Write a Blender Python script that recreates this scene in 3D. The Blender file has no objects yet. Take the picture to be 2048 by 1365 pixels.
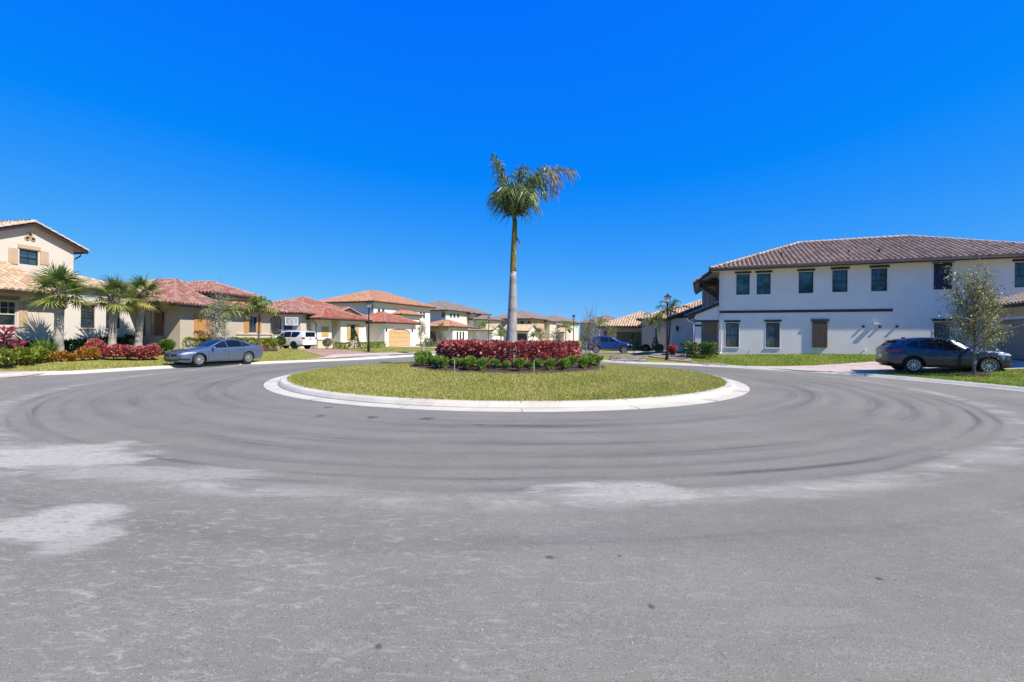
import bpy, math, random
import numpy as np
from mathutils import Matrix, Vector
random.seed(7)
rng = np.random.default_rng(7)
SC = bpy.context.scene
COL = SC.collection
# ------------------------------------------------------------------ camera, light, exposure
F_PX, HZ, ROLL, CAM_H = 900.0, 672.0, 0.009, 1.8      # focal length in photo pixels, horizon row, roll, eye height
cd = bpy.data.cameras.new('camera'); cam = bpy.data.objects.new('camera', cd); COL.objects.link(cam)
cd.sensor_width = 36.0; cd.lens = F_PX / 2048 * 36.0
cd.shift_y = (HZ - 682.5) / 2048.0
cd.clip_start = 0.1; cd.clip_end = 4000
cr, sr = math.cos(ROLL), math.sin(ROLL)
cam.matrix_world = Matrix(((cr, -sr, 0, 0), (0, 0, -1, 0), (sr, cr, 0, CAM_H), (0, 0, 0, 1)))
SC.camera = cam
SUN = Vector((0.708, -0.482, 1.0)).normalized()       # towards the sun
sun_el = math.asin(SUN.z); sun_az = math.atan2(SUN.x, SUN.y)
w = bpy.data.worlds.new('World'); SC.world = w; w.use_nodes = True
nt = w.node_tree; nt.nodes.clear()
sky = nt.nodes.new('ShaderNodeTexSky'); sky.sky_type = 'NISHITA'; sky.sun_disc = False
sky.sun_elevation = sun_el; sky.sun_rotation = sun_az
sky.air_density = 1.0; sky.dust_density = 0.0; sky.ozone_density = 3.0; sky.altitude = 0
sp_ = nt.nodes.new('ShaderNodeSeparateColor'); cb_ = nt.nodes.new('ShaderNodeCombineColor'); nt.links.new(sky.outputs[0], sp_.inputs[0])
SKY_K = 1 / (0.12 * 2 ** 0.5)
def _m(op, x, v):
    n = nt.nodes.new('ShaderNodeMath'); n.operation = op; nt.links.new(x, n.inputs[0]); n.inputs[1].default_value = v; return n.outputs[0]
# deep polarised blue: per-channel grade of the sky texture
nt.links.new(_m('ADD', _m('MULTIPLY', _m('MAXIMUM', _m('SUBTRACT', sp_.outputs[0], 1.45), 0.0), .042 * SKY_K), .0015 * SKY_K), cb_.inputs[0])
nt.links.new(_m('MULTIPLY', _m('POWER', sp_.outputs[1], .70), .128 * SKY_K), cb_.inputs[1])
nt.links.new(_m('MULTIPLY', _m('POWER', sp_.outputs[2], -.02), .99 * SKY_K), cb_.inputs[2])
bg = nt.nodes.new('ShaderNodeBackground'); bg.inputs['Strength'].default_value = 0.12
wo = nt.nodes.new('ShaderNodeOutputWorld')
nt.links.new(cb_.outputs[0], bg.inputs[0]); nt.links.new(bg.outputs[0], wo.inputs[0])
ld = bpy.data.lights.new('sun', 'SUN'); ld.energy = 5.0; ld.angle = math.radians(0.53); ld.color = (1.0, 0.94, 0.85)
sun = bpy.data.objects.new('sun', ld); COL.objects.link(sun)
sun.rotation_euler = SUN.to_track_quat('Z', 'Y').to_euler()
vs = SC.view_settings; vs.view_transform = 'Standard'; vs.look = 'None'; vs.exposure = 0.5; vs.gamma = 1; vs.use_curve_mapping = False
SC.cycles.max_bounces = 6; SC.cycles.transparent_max_bounces = 6

# ------------------------------------------------------------------ measuring: photo pixel -> ray -> place
def ray(px, py):
    a = (px - 1024) / F_PX; b = (HZ - py) / F_PX
    return a * cr - b * sr, b * cr + a * sr
def G(px, py, z=0.0):
    tx, tz = ray(px, py); Y = (CAM_H - z) / -tz
    return tx * Y, Y
def AT(px, Y, py=HZ):
    tx, tz = ray(px, py); return tx * Y, Y, CAM_H + tz * Y
def on_wall(P, t, px, py):
    tx, tz = ray(px, py)
    s = (tx * P[1] - P[0]) / (t[0] - tx * t[1])
    return s, CAM_H + tz * (P[1] + s * t[1])

# ------------------------------------------------------------------ mesh helpers
class MB:
    def __init__(s): s.v = []; s.f = []; s.m = []; s.r = []; s.n = 0
    def add(s, verts, faces, mi=0, rnd=None):
        o = s.n; s.v.append(np.asarray(verts, float).reshape(-1, 3)); s.n += len(s.v[-1])
        for i, f in enumerate(faces):
            s.f.append([k + o for k in f]); s.m.append(mi)
            s.r.append(rnd if rnd is not None and np.isscalar(rnd) else (rnd[i] if rnd is not None else random.random()))
        return s
    def box(s, c, sz, mi=0, rot=None, rnd=None):
        x, y, z = [d / 2 for d in sz]
        v = np.array([(i * x, j * y, k * z) for i in (-1, 1) for j in (-1, 1) for k in (-1, 1)])
        if rot is not None: v = v @ np.asarray(rot).T
        return s.add(v + np.asarray(c, float), [(0, 1, 3, 2), (4, 6, 7, 5), (0, 4, 5, 1), (2, 3, 7, 6), (0, 2, 6, 4), (1, 5, 7, 3)], mi, random.random() if rnd is None else rnd)
    def tube(s, pts, rad, n=8, mi=0, cap=True, rnd=None):
        pts = np.asarray(pts, float); rad = np.broadcast_to(np.asarray(rad, float), (len(pts),))
        vs_ = []; up = np.array([0, 0, 1.0])
        for i, p in enumerate(pts):
            d = pts[min(i + 1, len(pts) - 1)] - pts[max(i - 1, 0)]; d = d / (np.linalg.norm(d) + 1e-9)
            a = np.cross(d, up)
            if np.linalg.norm(a) < 1e-3: a = np.cross(d, [0, 1.0, 0])
            a /= np.linalg.norm(a); b = np.cross(d, a)
            for k in range(n):
                th = 2 * math.pi * k / n
                vs_.append(p + rad[i] * (a * math.cos(th) + b * math.sin(th)))
        fs = []
        for i in range(len(pts) - 1):
            for k in range(n):
                k2 = (k + 1) % n
                fs.append((i * n + k, i * n + k2, (i + 1) * n + k2, (i + 1) * n + k))
        if cap: fs += [tuple(range(n))[::-1], tuple(range((len(pts) - 1) * n, len(pts) * n))]
        return s.add(vs_, fs, mi, random.random() if rnd is None else rnd)
    def lathe(s, prof, n=16, c=(0, 0, 0), mi=0, axis='z'):
        vs_ = []
        for r, z in prof:
            for k in range(n):
                th = 2 * math.pi * k / n
                p = (r * math.cos(th), r * math.sin(th), z)
                if axis == 'y': p = (p[0], p[2], p[1])
                vs_.append((p[0] + c[0], p[1] + c[1], p[2] + c[2]))
        fs = []
        for i in range(len(prof) - 1):
            for k in range(n):
                k2 = (k + 1) % n; q = (i * n + k, i * n + k2, (i + 1) * n + k2, (i + 1) * n + k)
                fs.append(q if axis == 'z' else q[::-1])
        return s.add(vs_, fs, mi)
    def quads(s, V, mi=0, rnd=None):                      # V: (n,k,3) array of faces
        V = np.asarray(V, float); n, k, _ = V.shape
        o = s.n; s.v.append(V.reshape(-1, 3)); s.n += n * k
        s.f.extend((np.arange(n * k).reshape(n, k) + o).tolist()); s.m.extend([mi] * n)
        s.r.extend((rng.random(n) if rnd is None else np.broadcast_to(rnd, (n,))).tolist())
        return s
def build(name, mb, mats, parent=None, org=None, smooth=False):
    V = np.concatenate(mb.v) if mb.v else np.zeros((0, 3))
    if org is not None: V = V - np.asarray(org, float)
    me = bpy.data.meshes.new(name)
    ls = np.array([len(f) for f in mb.f], np.int32); lv = np.array([i for f in mb.f for i in f], np.int32)
    me.vertices.add(len(V)); me.vertices.foreach_set('co', V.astype(np.float32).ravel())
    me.loops.add(len(lv)); me.loops.foreach_set('vertex_index', lv)
    me.polygons.add(len(ls)); me.polygons.foreach_set('loop_start', (np.cumsum(ls) - ls).astype(np.int32))
    try: me.polygons.foreach_set('loop_total', ls)
    except Exception: pass
    me.polygons.foreach_set('material_index', np.array(mb.m, np.int32))
    me.polygons.foreach_set('use_smooth', np.full(len(ls), bool(smooth)))
    at = me.attributes.new('rnd', 'FLOAT', 'FACE'); at.data.foreach_set('value', np.array(mb.r, np.float32))
    me.update(calc_edges=True); me.validate()
    for m in (mats if isinstance(mats, (list, tuple)) else [mats]): me.materials.append(m)
    o = bpy.data.objects.new(name, me); COL.objects.link(o)
    if parent is not None: o.parent = parent
    return o
def tag(o, label=None, cat=None, group=None, kind=None):
    if label: o['label'] = label
    if cat: o['category'] = cat
    if group: o['group'] = group
    if kind: o['kind'] = kind
    return o
def empty(name, loc, rz=0, label=None, cat=None, group=None):
    o = bpy.data.objects.new(name, None); o.location = loc; o.rotation_euler = (0, 0, rz); COL.objects.link(o); o.empty_display_size = .2
    return tag(o, label, cat, group)
def dup(root, loc, rz=0, sc=1.0, label=None, group=None):
    r = root.copy(); COL.objects.link(r); r.location = loc; r.rotation_euler = (0, 0, rz); r.scale = (sc, sc, sc)
    tag(r, label, None, group)
    for ch in list(root.children):
        c = ch.copy(); COL.objects.link(c); c.parent = r
        for g in list(ch.children):
            d = g.copy(); COL.objects.link(d); d.parent = c
    return r

# ------------------------------------------------------------------ materials
def mat(name):
    m = bpy.data.materials.new(name); m.use_nodes = True
    nt = m.node_tree; b = nt.nodes['Principled BSDF']
    return m, nt, b
def N(nt, t, **kw):
    n = nt.nodes.new(t)
    for k, v in kw.items():
        if k in n.inputs.keys(): n.inputs[k].default_value = v
        else: setattr(n, k, v)
    return n
def ramp(nt, fac, stops, interp='LINEAR'):
    r = nt.nodes.new('ShaderNodeValToRGB'); e = r.color_ramp.elements; r.color_ramp.interpolation = interp
    while len(e) < len(stops): e.new(0.5)
    for i, (p, c) in enumerate(stops):
        e[i].position = p; e[i].color = (*c, 1) if len(c) == 3 else c
    if fac is not None: nt.links.new(fac, r.inputs[0])
    return r.outputs[0]
def mixc(nt, fac, a, b, mode='MIX'):
    n = nt.nodes.new('ShaderNodeMix'); n.data_type = 'RGBA'; n.blend_type = mode
    for sock, v in ((n.inputs[0], fac), (n.inputs[6], a), (n.inputs[7], b)):
        if hasattr(v, 'links'): nt.links.new(v, sock)
        elif isinstance(v, (int, float)): sock.default_value = v
        else: sock.default_value = (*v, 1)
    return n.outputs[2]
def math_(nt, op, a, b=None):
    n = nt.nodes.new('ShaderNodeMath'); n.operation = op
    for i, v in enumerate((a, b)):
        if v is None: continue
        if hasattr(v, 'links'): nt.links.new(v, n.inputs[i])
        else: n.inputs[i].default_value = v
    return n.outputs[0]
def coord(nt, scale=(1, 1, 1), rot=(0, 0, 0), world=True):
    if world: src = nt.nodes.new('ShaderNodeNewGeometry').outputs['Position']
    else: src = nt.nodes.new('ShaderNodeTexCoord').outputs['Object']
    mp = nt.nodes.new('ShaderNodeMapping'); mp.inputs['Scale'].default_value = scale; mp.inputs['Rotation'].default_value = rot
    nt.links.new(src, mp.inputs[0]); return mp.outputs[0]
def noise(nt, vec, scale, detail=4, rough=.55, dist=0):
    n = nt.nodes.new('ShaderNodeTexNoise'); n.inputs['Scale'].default_value = scale; n.inputs['Detail'].default_value = detail
    n.inputs['Roughness'].default_value = rough; n.inputs['Distortion'].default_value = dist
    nt.links.new(vec, n.inputs['Vector']); return n.outputs[0]
def bump(nt, b, h, strength=.3, dist=.02):
    n = nt.nodes.new('ShaderNodeBump'); n.inputs['Strength'].default_value = strength; n.inputs['Distance'].default_value = dist
    nt.links.new(h, n.inputs['Height']); nt.links.new(n.outputs[0], b.inputs['Normal'])
def attr(nt, name='rnd'):
    a = nt.nodes.new('ShaderNodeAttribute'); a.attribute_name = name; return a.outputs['Fac']
def plain(name, col, rough=.6, metal=0, spec=.5, coat=0, var=.08, nscale=3.0, bmp=0, bscale=40):
    m, nt, b = mat(name); b.inputs['Roughness'].default_value = rough; b.inputs['Metallic'].default_value = metal
    b.inputs['Specular IOR Level'].default_value = spec; b.inputs['Coat Weight'].default_value = coat
    v = coord(nt); n = noise(nt, v, nscale, 5)
    c = np.array(col)
    nt.links.new(ramp(nt, n, [(.3, tuple(c * (1 - var))), (.7, tuple(np.minimum(c * (1 + var), 1)))]), b.inputs['Base Color'])
    if bmp: bump(nt, b, noise(nt, v, bscale, 3), bmp, .01)
    return m
def stucco(name, col, stain=.06):
    m, nt, b = mat(name); b.inputs['Roughness'].default_value = .9; b.inputs['Specular IOR Level'].default_value = .2
    v = coord(nt); n = noise(nt, v, .9, 6, .6); n2 = noise(nt, v, 28, 3, .6); vs_ = coord(nt, (3, 3, .25)); n3 = noise(nt, vs_, 1.5, 4)
    c = np.array(col)
    base = ramp(nt, n, [(.3, tuple(c * (1 - stain))), (.7, tuple(np.minimum(c * (1 + stain * .6), .92)))])
    base = mixc(nt, ramp(nt, n3, [(.58, (0, 0, 0)), (.85, (.22, .22, .22))]), base, tuple(c * .72))
    nt.links.new(base, b.inputs['Base Color']); bump(nt, b, n2, .5, .012)
    return m
def leafmat(name, cols, rough=.5, trans=.25, spec=.4):
    m, nt, b = mat(name); b.inputs['Roughness'].default_value = rough; b.inputs['Specular IOR Level'].default_value = spec
    k = len(cols); col = ramp(nt, attr(nt), [(i / max(k - 1, 1), c) for i, c in enumerate(cols)])
    v = coord(nt); nn = noise(nt, v, 2.3, 3)
    col = mixc(nt, ramp(nt, nn, [(.35, (0, 0, 0)), (.7, (.35, .35, .35))]), col, tuple(np.array(cols[-1]) * 1.1))
    nt.links.new(col, b.inputs['Base Color'])
    if trans:
        tr = nt.nodes.new('ShaderNodeBsdfTranslucent'); ms = nt.nodes.new('ShaderNodeMixShader'); ms.inputs[0].default_value = trans
        nt.links.new(col, tr.inputs[0]); nt.links.new(b.outputs[0], ms.inputs[1]); nt.links.new(tr.outputs[0], ms.inputs[2])
        nt.links.new(ms.outputs[0], nt.nodes['Material Output'].inputs[0])
    return m
def tilemat(name, cols):
    m, nt, b = mat(name); b.inputs['Roughness'].default_value = .85; b.inputs['Specular IOR Level'].default_value = .12
    k = len(cols); col = ramp(nt, attr(nt), [(i / (k - 1), c) for i, c in enumerate(cols)])
    n = noise(nt, coord(nt), 5, 5); col = mixc(nt, ramp(nt, n, [(.45, (0, 0, 0)), (.75, (.25, .25, .25))]), col, tuple(np.array(cols[0]) * .6))
    nt.links.new(col, b.inputs['Base Color']); return m
def paver(name, c1, c2, c3, rot):
    m, nt, b = mat(name); b.inputs['Roughness'].default_value = .85; b.inputs['Specular IOR Level'].default_value = .25
    v = coord(nt, (1, 1, 1), (0, 0, rot))
    br = nt.nodes.new('ShaderNodeTexBrick'); nt.links.new(v, br.inputs[0])
    br.inputs['Scale'].default_value = 1; br.inputs['Brick Width'].default_value = .23; br.inputs['Row Height'].default_value = .15; br.inputs['Mortar Size'].default_value = .006
    br.inputs['Color1'].default_value = (*c1, 1); br.inputs['Color2'].default_value = (*c2, 1); br.inputs['Mortar'].default_value = (*[x * .45 for x in c1], 1)
    n = noise(nt, v, 2.2, 5); col = mixc(nt, ramp(nt, n, [(.4, (0, 0, 0)), (.65, (.7, .7, .7))]), br.outputs[0], c3)
    nt.links.new(col, b.inputs['Base Color']); bump(nt, b, br.outputs['Fac'], -.3, .01); return m

M = {}
# asphalt: dark aggregate, circular tyre polish round the island, pale dust drifts, oil spots
ISL = (-0.17, 20.23)
def asphalt():
    m, nt, b = mat('asphalt'); b.inputs['Specular IOR Level'].default_value = .1
    pos = nt.nodes.new('ShaderNodeNewGeometry').outputs['Position']
    sub = nt.nodes.new('ShaderNodeVectorMath'); sub.operation = 'SUBTRACT'; nt.links.new(pos, sub.inputs[0]); sub.inputs[1].default_value = (ISL[0], ISL[1] , 0)
    ln = nt.nodes.new('ShaderNodeVectorMath'); ln.operation = 'LENGTH'; nt.links.new(sub.outputs[0], ln.inputs[0]); R = ln.outputs['Value']
    sp = nt.nodes.new('ShaderNodeSeparateXYZ'); nt.links.new(sub.outputs[0], sp.inputs[0])
    ang = math_(nt, 'ARCTAN2', sp.outputs[1], sp.outputs[0])
    v = coord(nt)
    wob = math_(nt, 'MULTIPLY', math_(nt, 'SUBTRACT', noise(nt, v, .12, 2), .5), .7)
    Rw = math_(nt, 'ADD', R, wob)
    cmb = nt.nodes.new('ShaderNodeCombineXYZ'); nt.links.new(Rw, cmb.inputs[0]); nt.links.new(math_(nt, 'MULTIPLY', ang, 1.4), cmb.inputs[1])
    polar = cmb.outputs[0]
    big = noise(nt, v, .35, 6, .6); mid = noise(nt, v, 2.2, 6, .65); fine = noise(nt, v, 130, 4, .8)
    vo = nt.nodes.new('ShaderNodeTexVoronoi'); vo.inputs['Scale'].default_value = 120; nt.links.new(v, vo.inputs[0])
    c = ramp(nt, big, [(.28, (.178, .165, .127)), (.55, (.210, .196, .152)), (.78, (.240, .224, .176))])
    c = mixc(nt, ramp(nt, mid, [(.42, (0, 0, 0)), (.75, (.35, .35, .35))]), c, (.255, .238, .192))
    # aggregate
    c = mixc(nt, .75, c, ramp(nt, fine, [(.28, (.35, .35, .36)), (.5, (1, 1, 1)), (.72, (1.65, 1.65, 1.62))]), 'MULTIPLY')
    sepc = nt.nodes.new('ShaderNodeSeparateColor'); nt.links.new(vo.outputs['Color'], sepc.inputs[0])
    c = mixc(nt, ramp(nt, sepc.outputs[0], [(.93, (0, 0, 0)), (1, (.55, .55, .55))]), c, (.44, .41, .35))
    c = mixc(nt, ramp(nt, sepc.outputs[1], [(.9, (0, 0, 0)), (1, (.6, .6, .6))]), c, (.06, .058, .052))
    # tyre tracks: rings of constant radius, broken along the angle
    wv = noise(nt, polar, 2.6, 5, .6, .2)
    brk = noise(nt, v, .16, 3, .5)
    ring = None
    for r0, wd, st in ((10.75, .22, .5), (11.25, .35, .75), (11.9, .2, .4), (12.75, .35, .7), (13.5, .3, .75), (14.1, .18, .4), (14.6, .12, .85), (14.95, .12, .6), (16.3, .3, .3)):
        d = math_(nt, 'ABSOLUTE', math_(nt, 'SUBTRACT', Rw, r0))
        k = math_(nt, 'MULTIPLY', math_(nt, 'SUBTRACT', 1.0, math_(nt, 'SMOOTHSTEP' if False else 'MINIMUM', math_(nt, 'DIVIDE', d, wd), 1.0)), st)
        ring = k if ring is None else math_(nt, 'MAXIMUM', ring, k)
    ring = math_(nt, 'MULTIPLY', ring, math_(nt, 'MULTIPLY', ramp(nt, brk, [(.36, (.15, .15, .15)), (.6, (1, 1, 1))]), ramp(nt, wv, [(.3, (.35, .35, .35)), (.7, (1, 1, 1))])))
    cmb2 = nt.nodes.new('ShaderNodeCombineXYZ'); nt.links.new(math_(nt, 'MULTIPLY', Rw, 7.0), cmb2.inputs[0]); nt.links.new(math_(nt, 'MULTIPLY', ang, 2.2), cmb2.inputs[1])
    tl = noise(nt, cmb2.outputs[0], 1.6, 6, .7); ring = math_(nt, 'MULTIPLY', ring, ramp(nt, tl, [(.40, (.12, .12, .12)), (.54, (1.0, 1.0, 1.0))]))
    streak = ramp(nt, wv, [(.35, (.0, .0, .0)), (.75, (.3, .3, .3))])
    gate = nt.nodes.new('ShaderNodeMapRange'); gate.inputs[1].default_value = 19.5; gate.inputs[2].default_value = 15.5; nt.links.new(Rw, gate.inputs[0])
    c = mixc(nt, math_(nt, 'MULTIPLY', streak, gate.outputs[0]), c, (.105, .105, .11))
    ring = math_(nt, 'MINIMUM', math_(nt, 'MULTIPLY', ring, 1.45), .85)
    c = mixc(nt, ring, c, (.078, .074, .066))
    # pale dust swept into drifts outside the tyre paths
    dn = noise(nt, polar, .9, 5, .6, .4); dn2 = noise(nt, coord(nt, (.55, 1.5, 1)), 1.5, 9, .68, .8)
    dd = math_(nt, 'ABSOLUTE', math_(nt, 'SUBTRACT', Rw, 15.3)); band = math_(nt, 'SUBTRACT', 1.0, math_(nt, 'MINIMUM', math_(nt, 'DIVIDE', dd, .36), 1.0))
    dd2 = math_(nt, 'ABSOLUTE', math_(nt, 'SUBTRACT', Rw, 16.9)); band2 = math_(nt, 'SUBTRACT', 1.0, math_(nt, 'MINIMUM', math_(nt, 'DIVIDE', dd2, .5), 1.0))
    dust = math_(nt, 'MULTIPLY', math_(nt, 'ADD', band, math_(nt, 'MULTIPLY', band2, .0)), ramp(nt, dn2, [(.42, (0, 0, 0)), (.62, (.75, .75, .75))]))
    # blotches of dried grey slurry at measured places on the road
    for px, py, rx, ry, st in ((90, 915, 1.5, .38, .95), (330, 945, 1.3, .16, .6), (120, 1040, .55, .22, .95), (170, 1075, .3, .16, .7), (1260, 985, 1.15, .16, .85), (1560, 985, .8, .1, .4), (1980, 915, .7, .22, .4), (1600, 1230, .42, .05, .15)):
        X, Y = G(px, py)
        mp = nt.nodes.new('ShaderNodeMapping'); mp.vector_type = 'TEXTURE'; mp.inputs['Location'].default_value = (X, Y, 0); mp.inputs['Scale'].default_value = (rx, ry * 2.2, 1); nt.links.new(pos, mp.inputs[0])
        L2 = nt.nodes.new('ShaderNodeVectorMath'); L2.operation = 'LENGTH'; nt.links.new(mp.outputs[0], L2.inputs[0])
        e = math_(nt, 'ADD', L2.outputs['Value'], math_(nt, 'MULTIPLY', math_(nt, 'SUBTRACT', dn2, .5), 2.6))
        mr = nt.nodes.new('ShaderNodeMapRange'); mr.inputs[1].default_value = 1.05; mr.inputs[2].default_value = .62; mr.inputs[3].default_value = 0; mr.inputs[4].default_value = st * .85; nt.links.new(e, mr.inputs[0])
        dust = math_(nt, 'MAXIMUM', dust, mr.outputs[0])
    sc_ = noise(nt, coord(nt, (1, 3.2, 1), (0, 0, .5)), 3.4, 10, .8, 1.6)
    near = nt.nodes.new('ShaderNodeMapRange'); near.inputs[1].default_value = 13.5; near.inputs[2].default_value = 16.5; nt.links.new(R, near.inputs[0])
    flakes = math_(nt, 'MULTIPLY', ramp(nt, sc_, [(.52, (0, 0, 0)), (.64, (.62, .62, .62))]), near.outputs[0])
    west = nt.nodes.new('ShaderNodeMapRange'); west.inputs[1].default_value = 2.5; west.inputs[2].default_value = -2.0; west.inputs[3].default_value = .3; west.inputs[4].default_value = 1; nt.links.new(sp.outputs[0], west.inputs[0])
    flakes = math_(nt, 'MULTIPLY', flakes, west.outputs[0])
    dust = math_(nt, 'MAXIMUM', dust, flakes)
    strk = noise(nt, coord(nt, (1, 4, 1), (0, 0, .15)), 9, 8, .8, .8); dust = math_(nt, 'MULTIPLY', dust, ramp(nt, strk, [(.38, (.2, .2, .2)), (.5, (1, 1, 1))]))
    dcol = ramp(nt, noise(nt, v, .8, 3), [(.35, (.48, .455, .385)), (.7, (.45, .41, .325))])
    dust = math_(nt, 'MULTIPLY', dust, ramp(nt, fine, [(.3, (.55, .55, .55)), (.55, (1, 1, 1))]))
    c = mixc(nt, dust, c, dcol)
    sv = nt.nodes.new('ShaderNodeTexVoronoi'); sv.feature = 'DISTANCE_TO_EDGE'; sv.inputs['Scale'].default_value = 1.7
    wv2 = nt.nodes.new('ShaderNodeTexNoise'); wv2.inputs['Scale'].default_value = .9; wv2.inputs['Detail'].default_value = 5; nt.links.new(v, wv2.inputs['Vector'])
    ad = nt.nodes.new('ShaderNodeVectorMath'); ad.operation = 'ADD'; sc3 = nt.nodes.new('ShaderNodeVectorMath'); sc3.operation = 'SCALE'; sc3.inputs['Scale'].default_value = 1.3
    nt.links.new(wv2.outputs['Color'], sc3.inputs[0]); nt.links.new(v, ad.inputs[0]); nt.links.new(sc3.outputs[0], ad.inputs[1]); nt.links.new(ad.outputs[0], sv.inputs['Vector'])
    scr = math_(nt, 'MULTIPLY', math_(nt, 'LESS_THAN', sv.outputs['Distance'], .004), math_(nt, 'MULTIPLY', ramp(nt, noise(nt, v, .7, 4), [(.56, (0, 0, 0)), (.66, (.38, .38, .38))]), near.outputs[0]))
    c = mixc(nt, scr, c, (.42, .40, .34))
    # oil spots
    oil = None
    for px, py, r_ in ((1098, 1115, .045), (1303, 1214, .03), (758, 1294, .03), (1757, 1158, .025), (655, 815, .10), (745, 835, .14), (850, 838, .12), (960, 850, .12), (1240, 1112, .02), (640, 832, .09)):
        X, Y = G(px, py)
        mp = nt.nodes.new('ShaderNodeVectorMath'); mp.operation = 'DISTANCE'; nt.links.new(pos, mp.inputs[0]); mp.inputs[1].default_value = (X, Y, 0)
        e = math_(nt, 'ADD', mp.outputs['Value'], math_(nt, 'MULTIPLY', math_(nt, 'SUBTRACT', mid, .5), r_ * 5))
        mr = nt.nodes.new('ShaderNodeMapRange'); mr.inputs[1].default_value = r_ * 1.1; mr.inputs[2].default_value = r_ * .5; mr.inputs[4].default_value = .6; nt.links.new(e, mr.inputs[0])
        oil = mr.outputs[0] if oil is None else math_(nt, 'MAXIMUM', oil, mr.outputs[0])
    c = mixc(nt, oil, c, (.03, .03, .03))
    nt.links.new(c, b.inputs['Base Color'])
    nt.links.new(ramp(nt, ring, [(0, (.86, .86, .86)), (1, (.68, .68, .68))]), b.inputs['Roughness'])
    bump(nt, b, fine, .55, .006)
    return m
M['asphalt'] = asphalt()
def concrete(name, col):
    m, nt, b = mat(name); b.inputs['Roughness'].default_value = .85; b.inputs['Specular IOR Level'].default_value = .12
    v = coord(nt); n = noise(nt, v, 1.1, 6, .65); f = noise(nt, v, 60, 3); c = np.array(col)
    cc = ramp(nt, n, [(.3, tuple(c * .84)), (.55, tuple(c)), (.8, tuple(c * 1.06))])
    cc = mixc(nt, .5, cc, ramp(nt, f, [(.3, (.8, .8, .8)), (.7, (1.12, 1.12, 1.12))]), 'MULTIPLY')
    st = noise(nt, coord(nt), 3.5, 6, .7, 1); cc = mixc(nt, ramp(nt, st, [(.55, (0, 0, 0)), (.72, (.5, .5, .5))]), cc, tuple(c * .55))
    nt.links.new(cc, b.inputs['Base Color']); bump(nt, b, f, .25, .006); return m
M['kerb'] = concrete('kerb_concrete', (.56, .51, .405))
M['walk'] = concrete('sidewalk_concrete', (.47, .43, .36))
M['joint'] = plain('joint', (.22, .21, .2), .9)
def lawnmat(name, cols):
    m, nt, b = mat(name); b.inputs['Roughness'].default_value = .95; b.inputs['Specular IOR Level'].default_value = .1
    v = coord(nt); n = noise(nt, v, 9, 8, .75); n2 = noise(nt, v, .5, 4, .6)
    c = ramp(nt, n, [(.25, cols[0]), (.45, cols[1]), (.6, cols[2]), (.75, cols[3])])
    c = mixc(nt, ramp(nt, n2, [(.4, (0, 0, 0)), (.7, (.5, .5, .5))]), c, cols[2])
    nt.links.new(c, b.inputs['Base Color']); bump(nt, b, n, .8, .04); return m
M['lawn'] = lawnmat('lawn_soil', [(.10, .11, .02), (.18, .19, .035), (.27, .25, .055), (.36, .31, .09)])
M['grass'] = leafmat('grass_blades', [(.17, .22, .03), (.30, .32, .06), (.45, .41, .115), (.60, .51, .21), (.25, .31, .045), (.37, .37, .08)], .6, .3, .15)
M['grass_green'] = leafmat('grass_blades_green', [(.09, .20, .022), (.17, .30, .035), (.27, .37, .055), (.38, .41, .09), (.13, .25, .025)], .6, .3, .15)
def mulch():
    m, nt, b = mat('mulch'); b.inputs['Roughness'].default_value = .95
    v = coord(nt); n = noise(nt, v, 22, 6, .8, .8)
    nt.links.new(ramp(nt, n, [(.3, (.02, .012, .008)), (.5, (.06, .032, .02)), (.7, (.13, .075, .05))]), b.inputs['Base Color']); bump(nt, b, n, 1, .05); return m
M['mulch'] = mulch()
def soil():
    m, nt, b = mat('bare_soil'); b.inputs['Roughness'].default_value = .95; b.inputs['Specular IOR Level'].default_value = .1
    v = coord(nt, (.6, 1.6, 1)); n = noise(nt, v, 1.3, 8, .7, 1.2); f = noise(nt, v, 30, 4, .7)
    c = ramp(nt, n, [(.3, (.07, .05, .035)), (.45, (.16, .12, .085)), (.55, (.36, .30, .22)), (.7, (.5, .44, .33))])
    c = mixc(nt, .5, c, ramp(nt, f, [(.3, (.6, .6, .6)), (.7, (1.3, 1.3, 1.3))]), 'MULTIPLY')
    nt.links.new(c, b.inputs['Base Color']); bump(nt, b, f, .8, .05); return m
M['soil'] = soil()
M['paver_pale'] = paver('pale_pavers', (.52, .41, .32), (.44, .34, .27), (.56, .47, .38), .4)
M['paver_red'] = paver('red_pavers', (.40, .21, .15), (.30, .16, .12), (.42, .27, .2), .35)
# buildings
M['white'] = stucco('white_stucco', (.83, .76, .66)); M['cream'] = stucco('cream_stucco', (.63, .555, .45))
M['beige'] = stucco('beige_stucco', (.50, .425, .32)); M['tan'] = stucco('tan_stucco', (.68, .48, .29)); M['ivory'] = stucco('ivory_stucco', (.64, .595, .52))
M['taupe'] = stucco('taupe_stucco', (.43, .36, .30)); M['sand'] = stucco('sand_stucco', (.52, .37, .24)); M['greywall'] = stucco('grey_stucco', (.38, .37, .37))
M['brown'] = plain('dark_brown_paint', (.035, .022, .018), .5); M['brownwood'] = plain('brown_boards', (.085, .05, .035), .6, nscale=8)
M['navy'] = plain('navy_boards', (.012, .014, .04), .55); M['taupe_trim'] = plain('taupe_trim', (.27, .19, .12), .7)
M['shutter_tan'] = plain('tan_shutter', (.50, .36, .22), .6); M['shutter_orange'] = plain('ochre_shutter', (.52, .25, .07), .6)
M['shutter_gold'] = plain('golden_shutter', (.52, .34, .12), .6); M['shutter_dark'] = plain('brown_shutter', (.16, .085, .045), .6)
M['door_gold'] = plain('golden_garage_door', (.56, .37, .17), .5); M['door_brown'] = plain('brown_garage_door', (.17, .10, .055), .5); M['door_taupe'] = plain('taupe_garage_door', (.34, .285, .225), .5)
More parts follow.
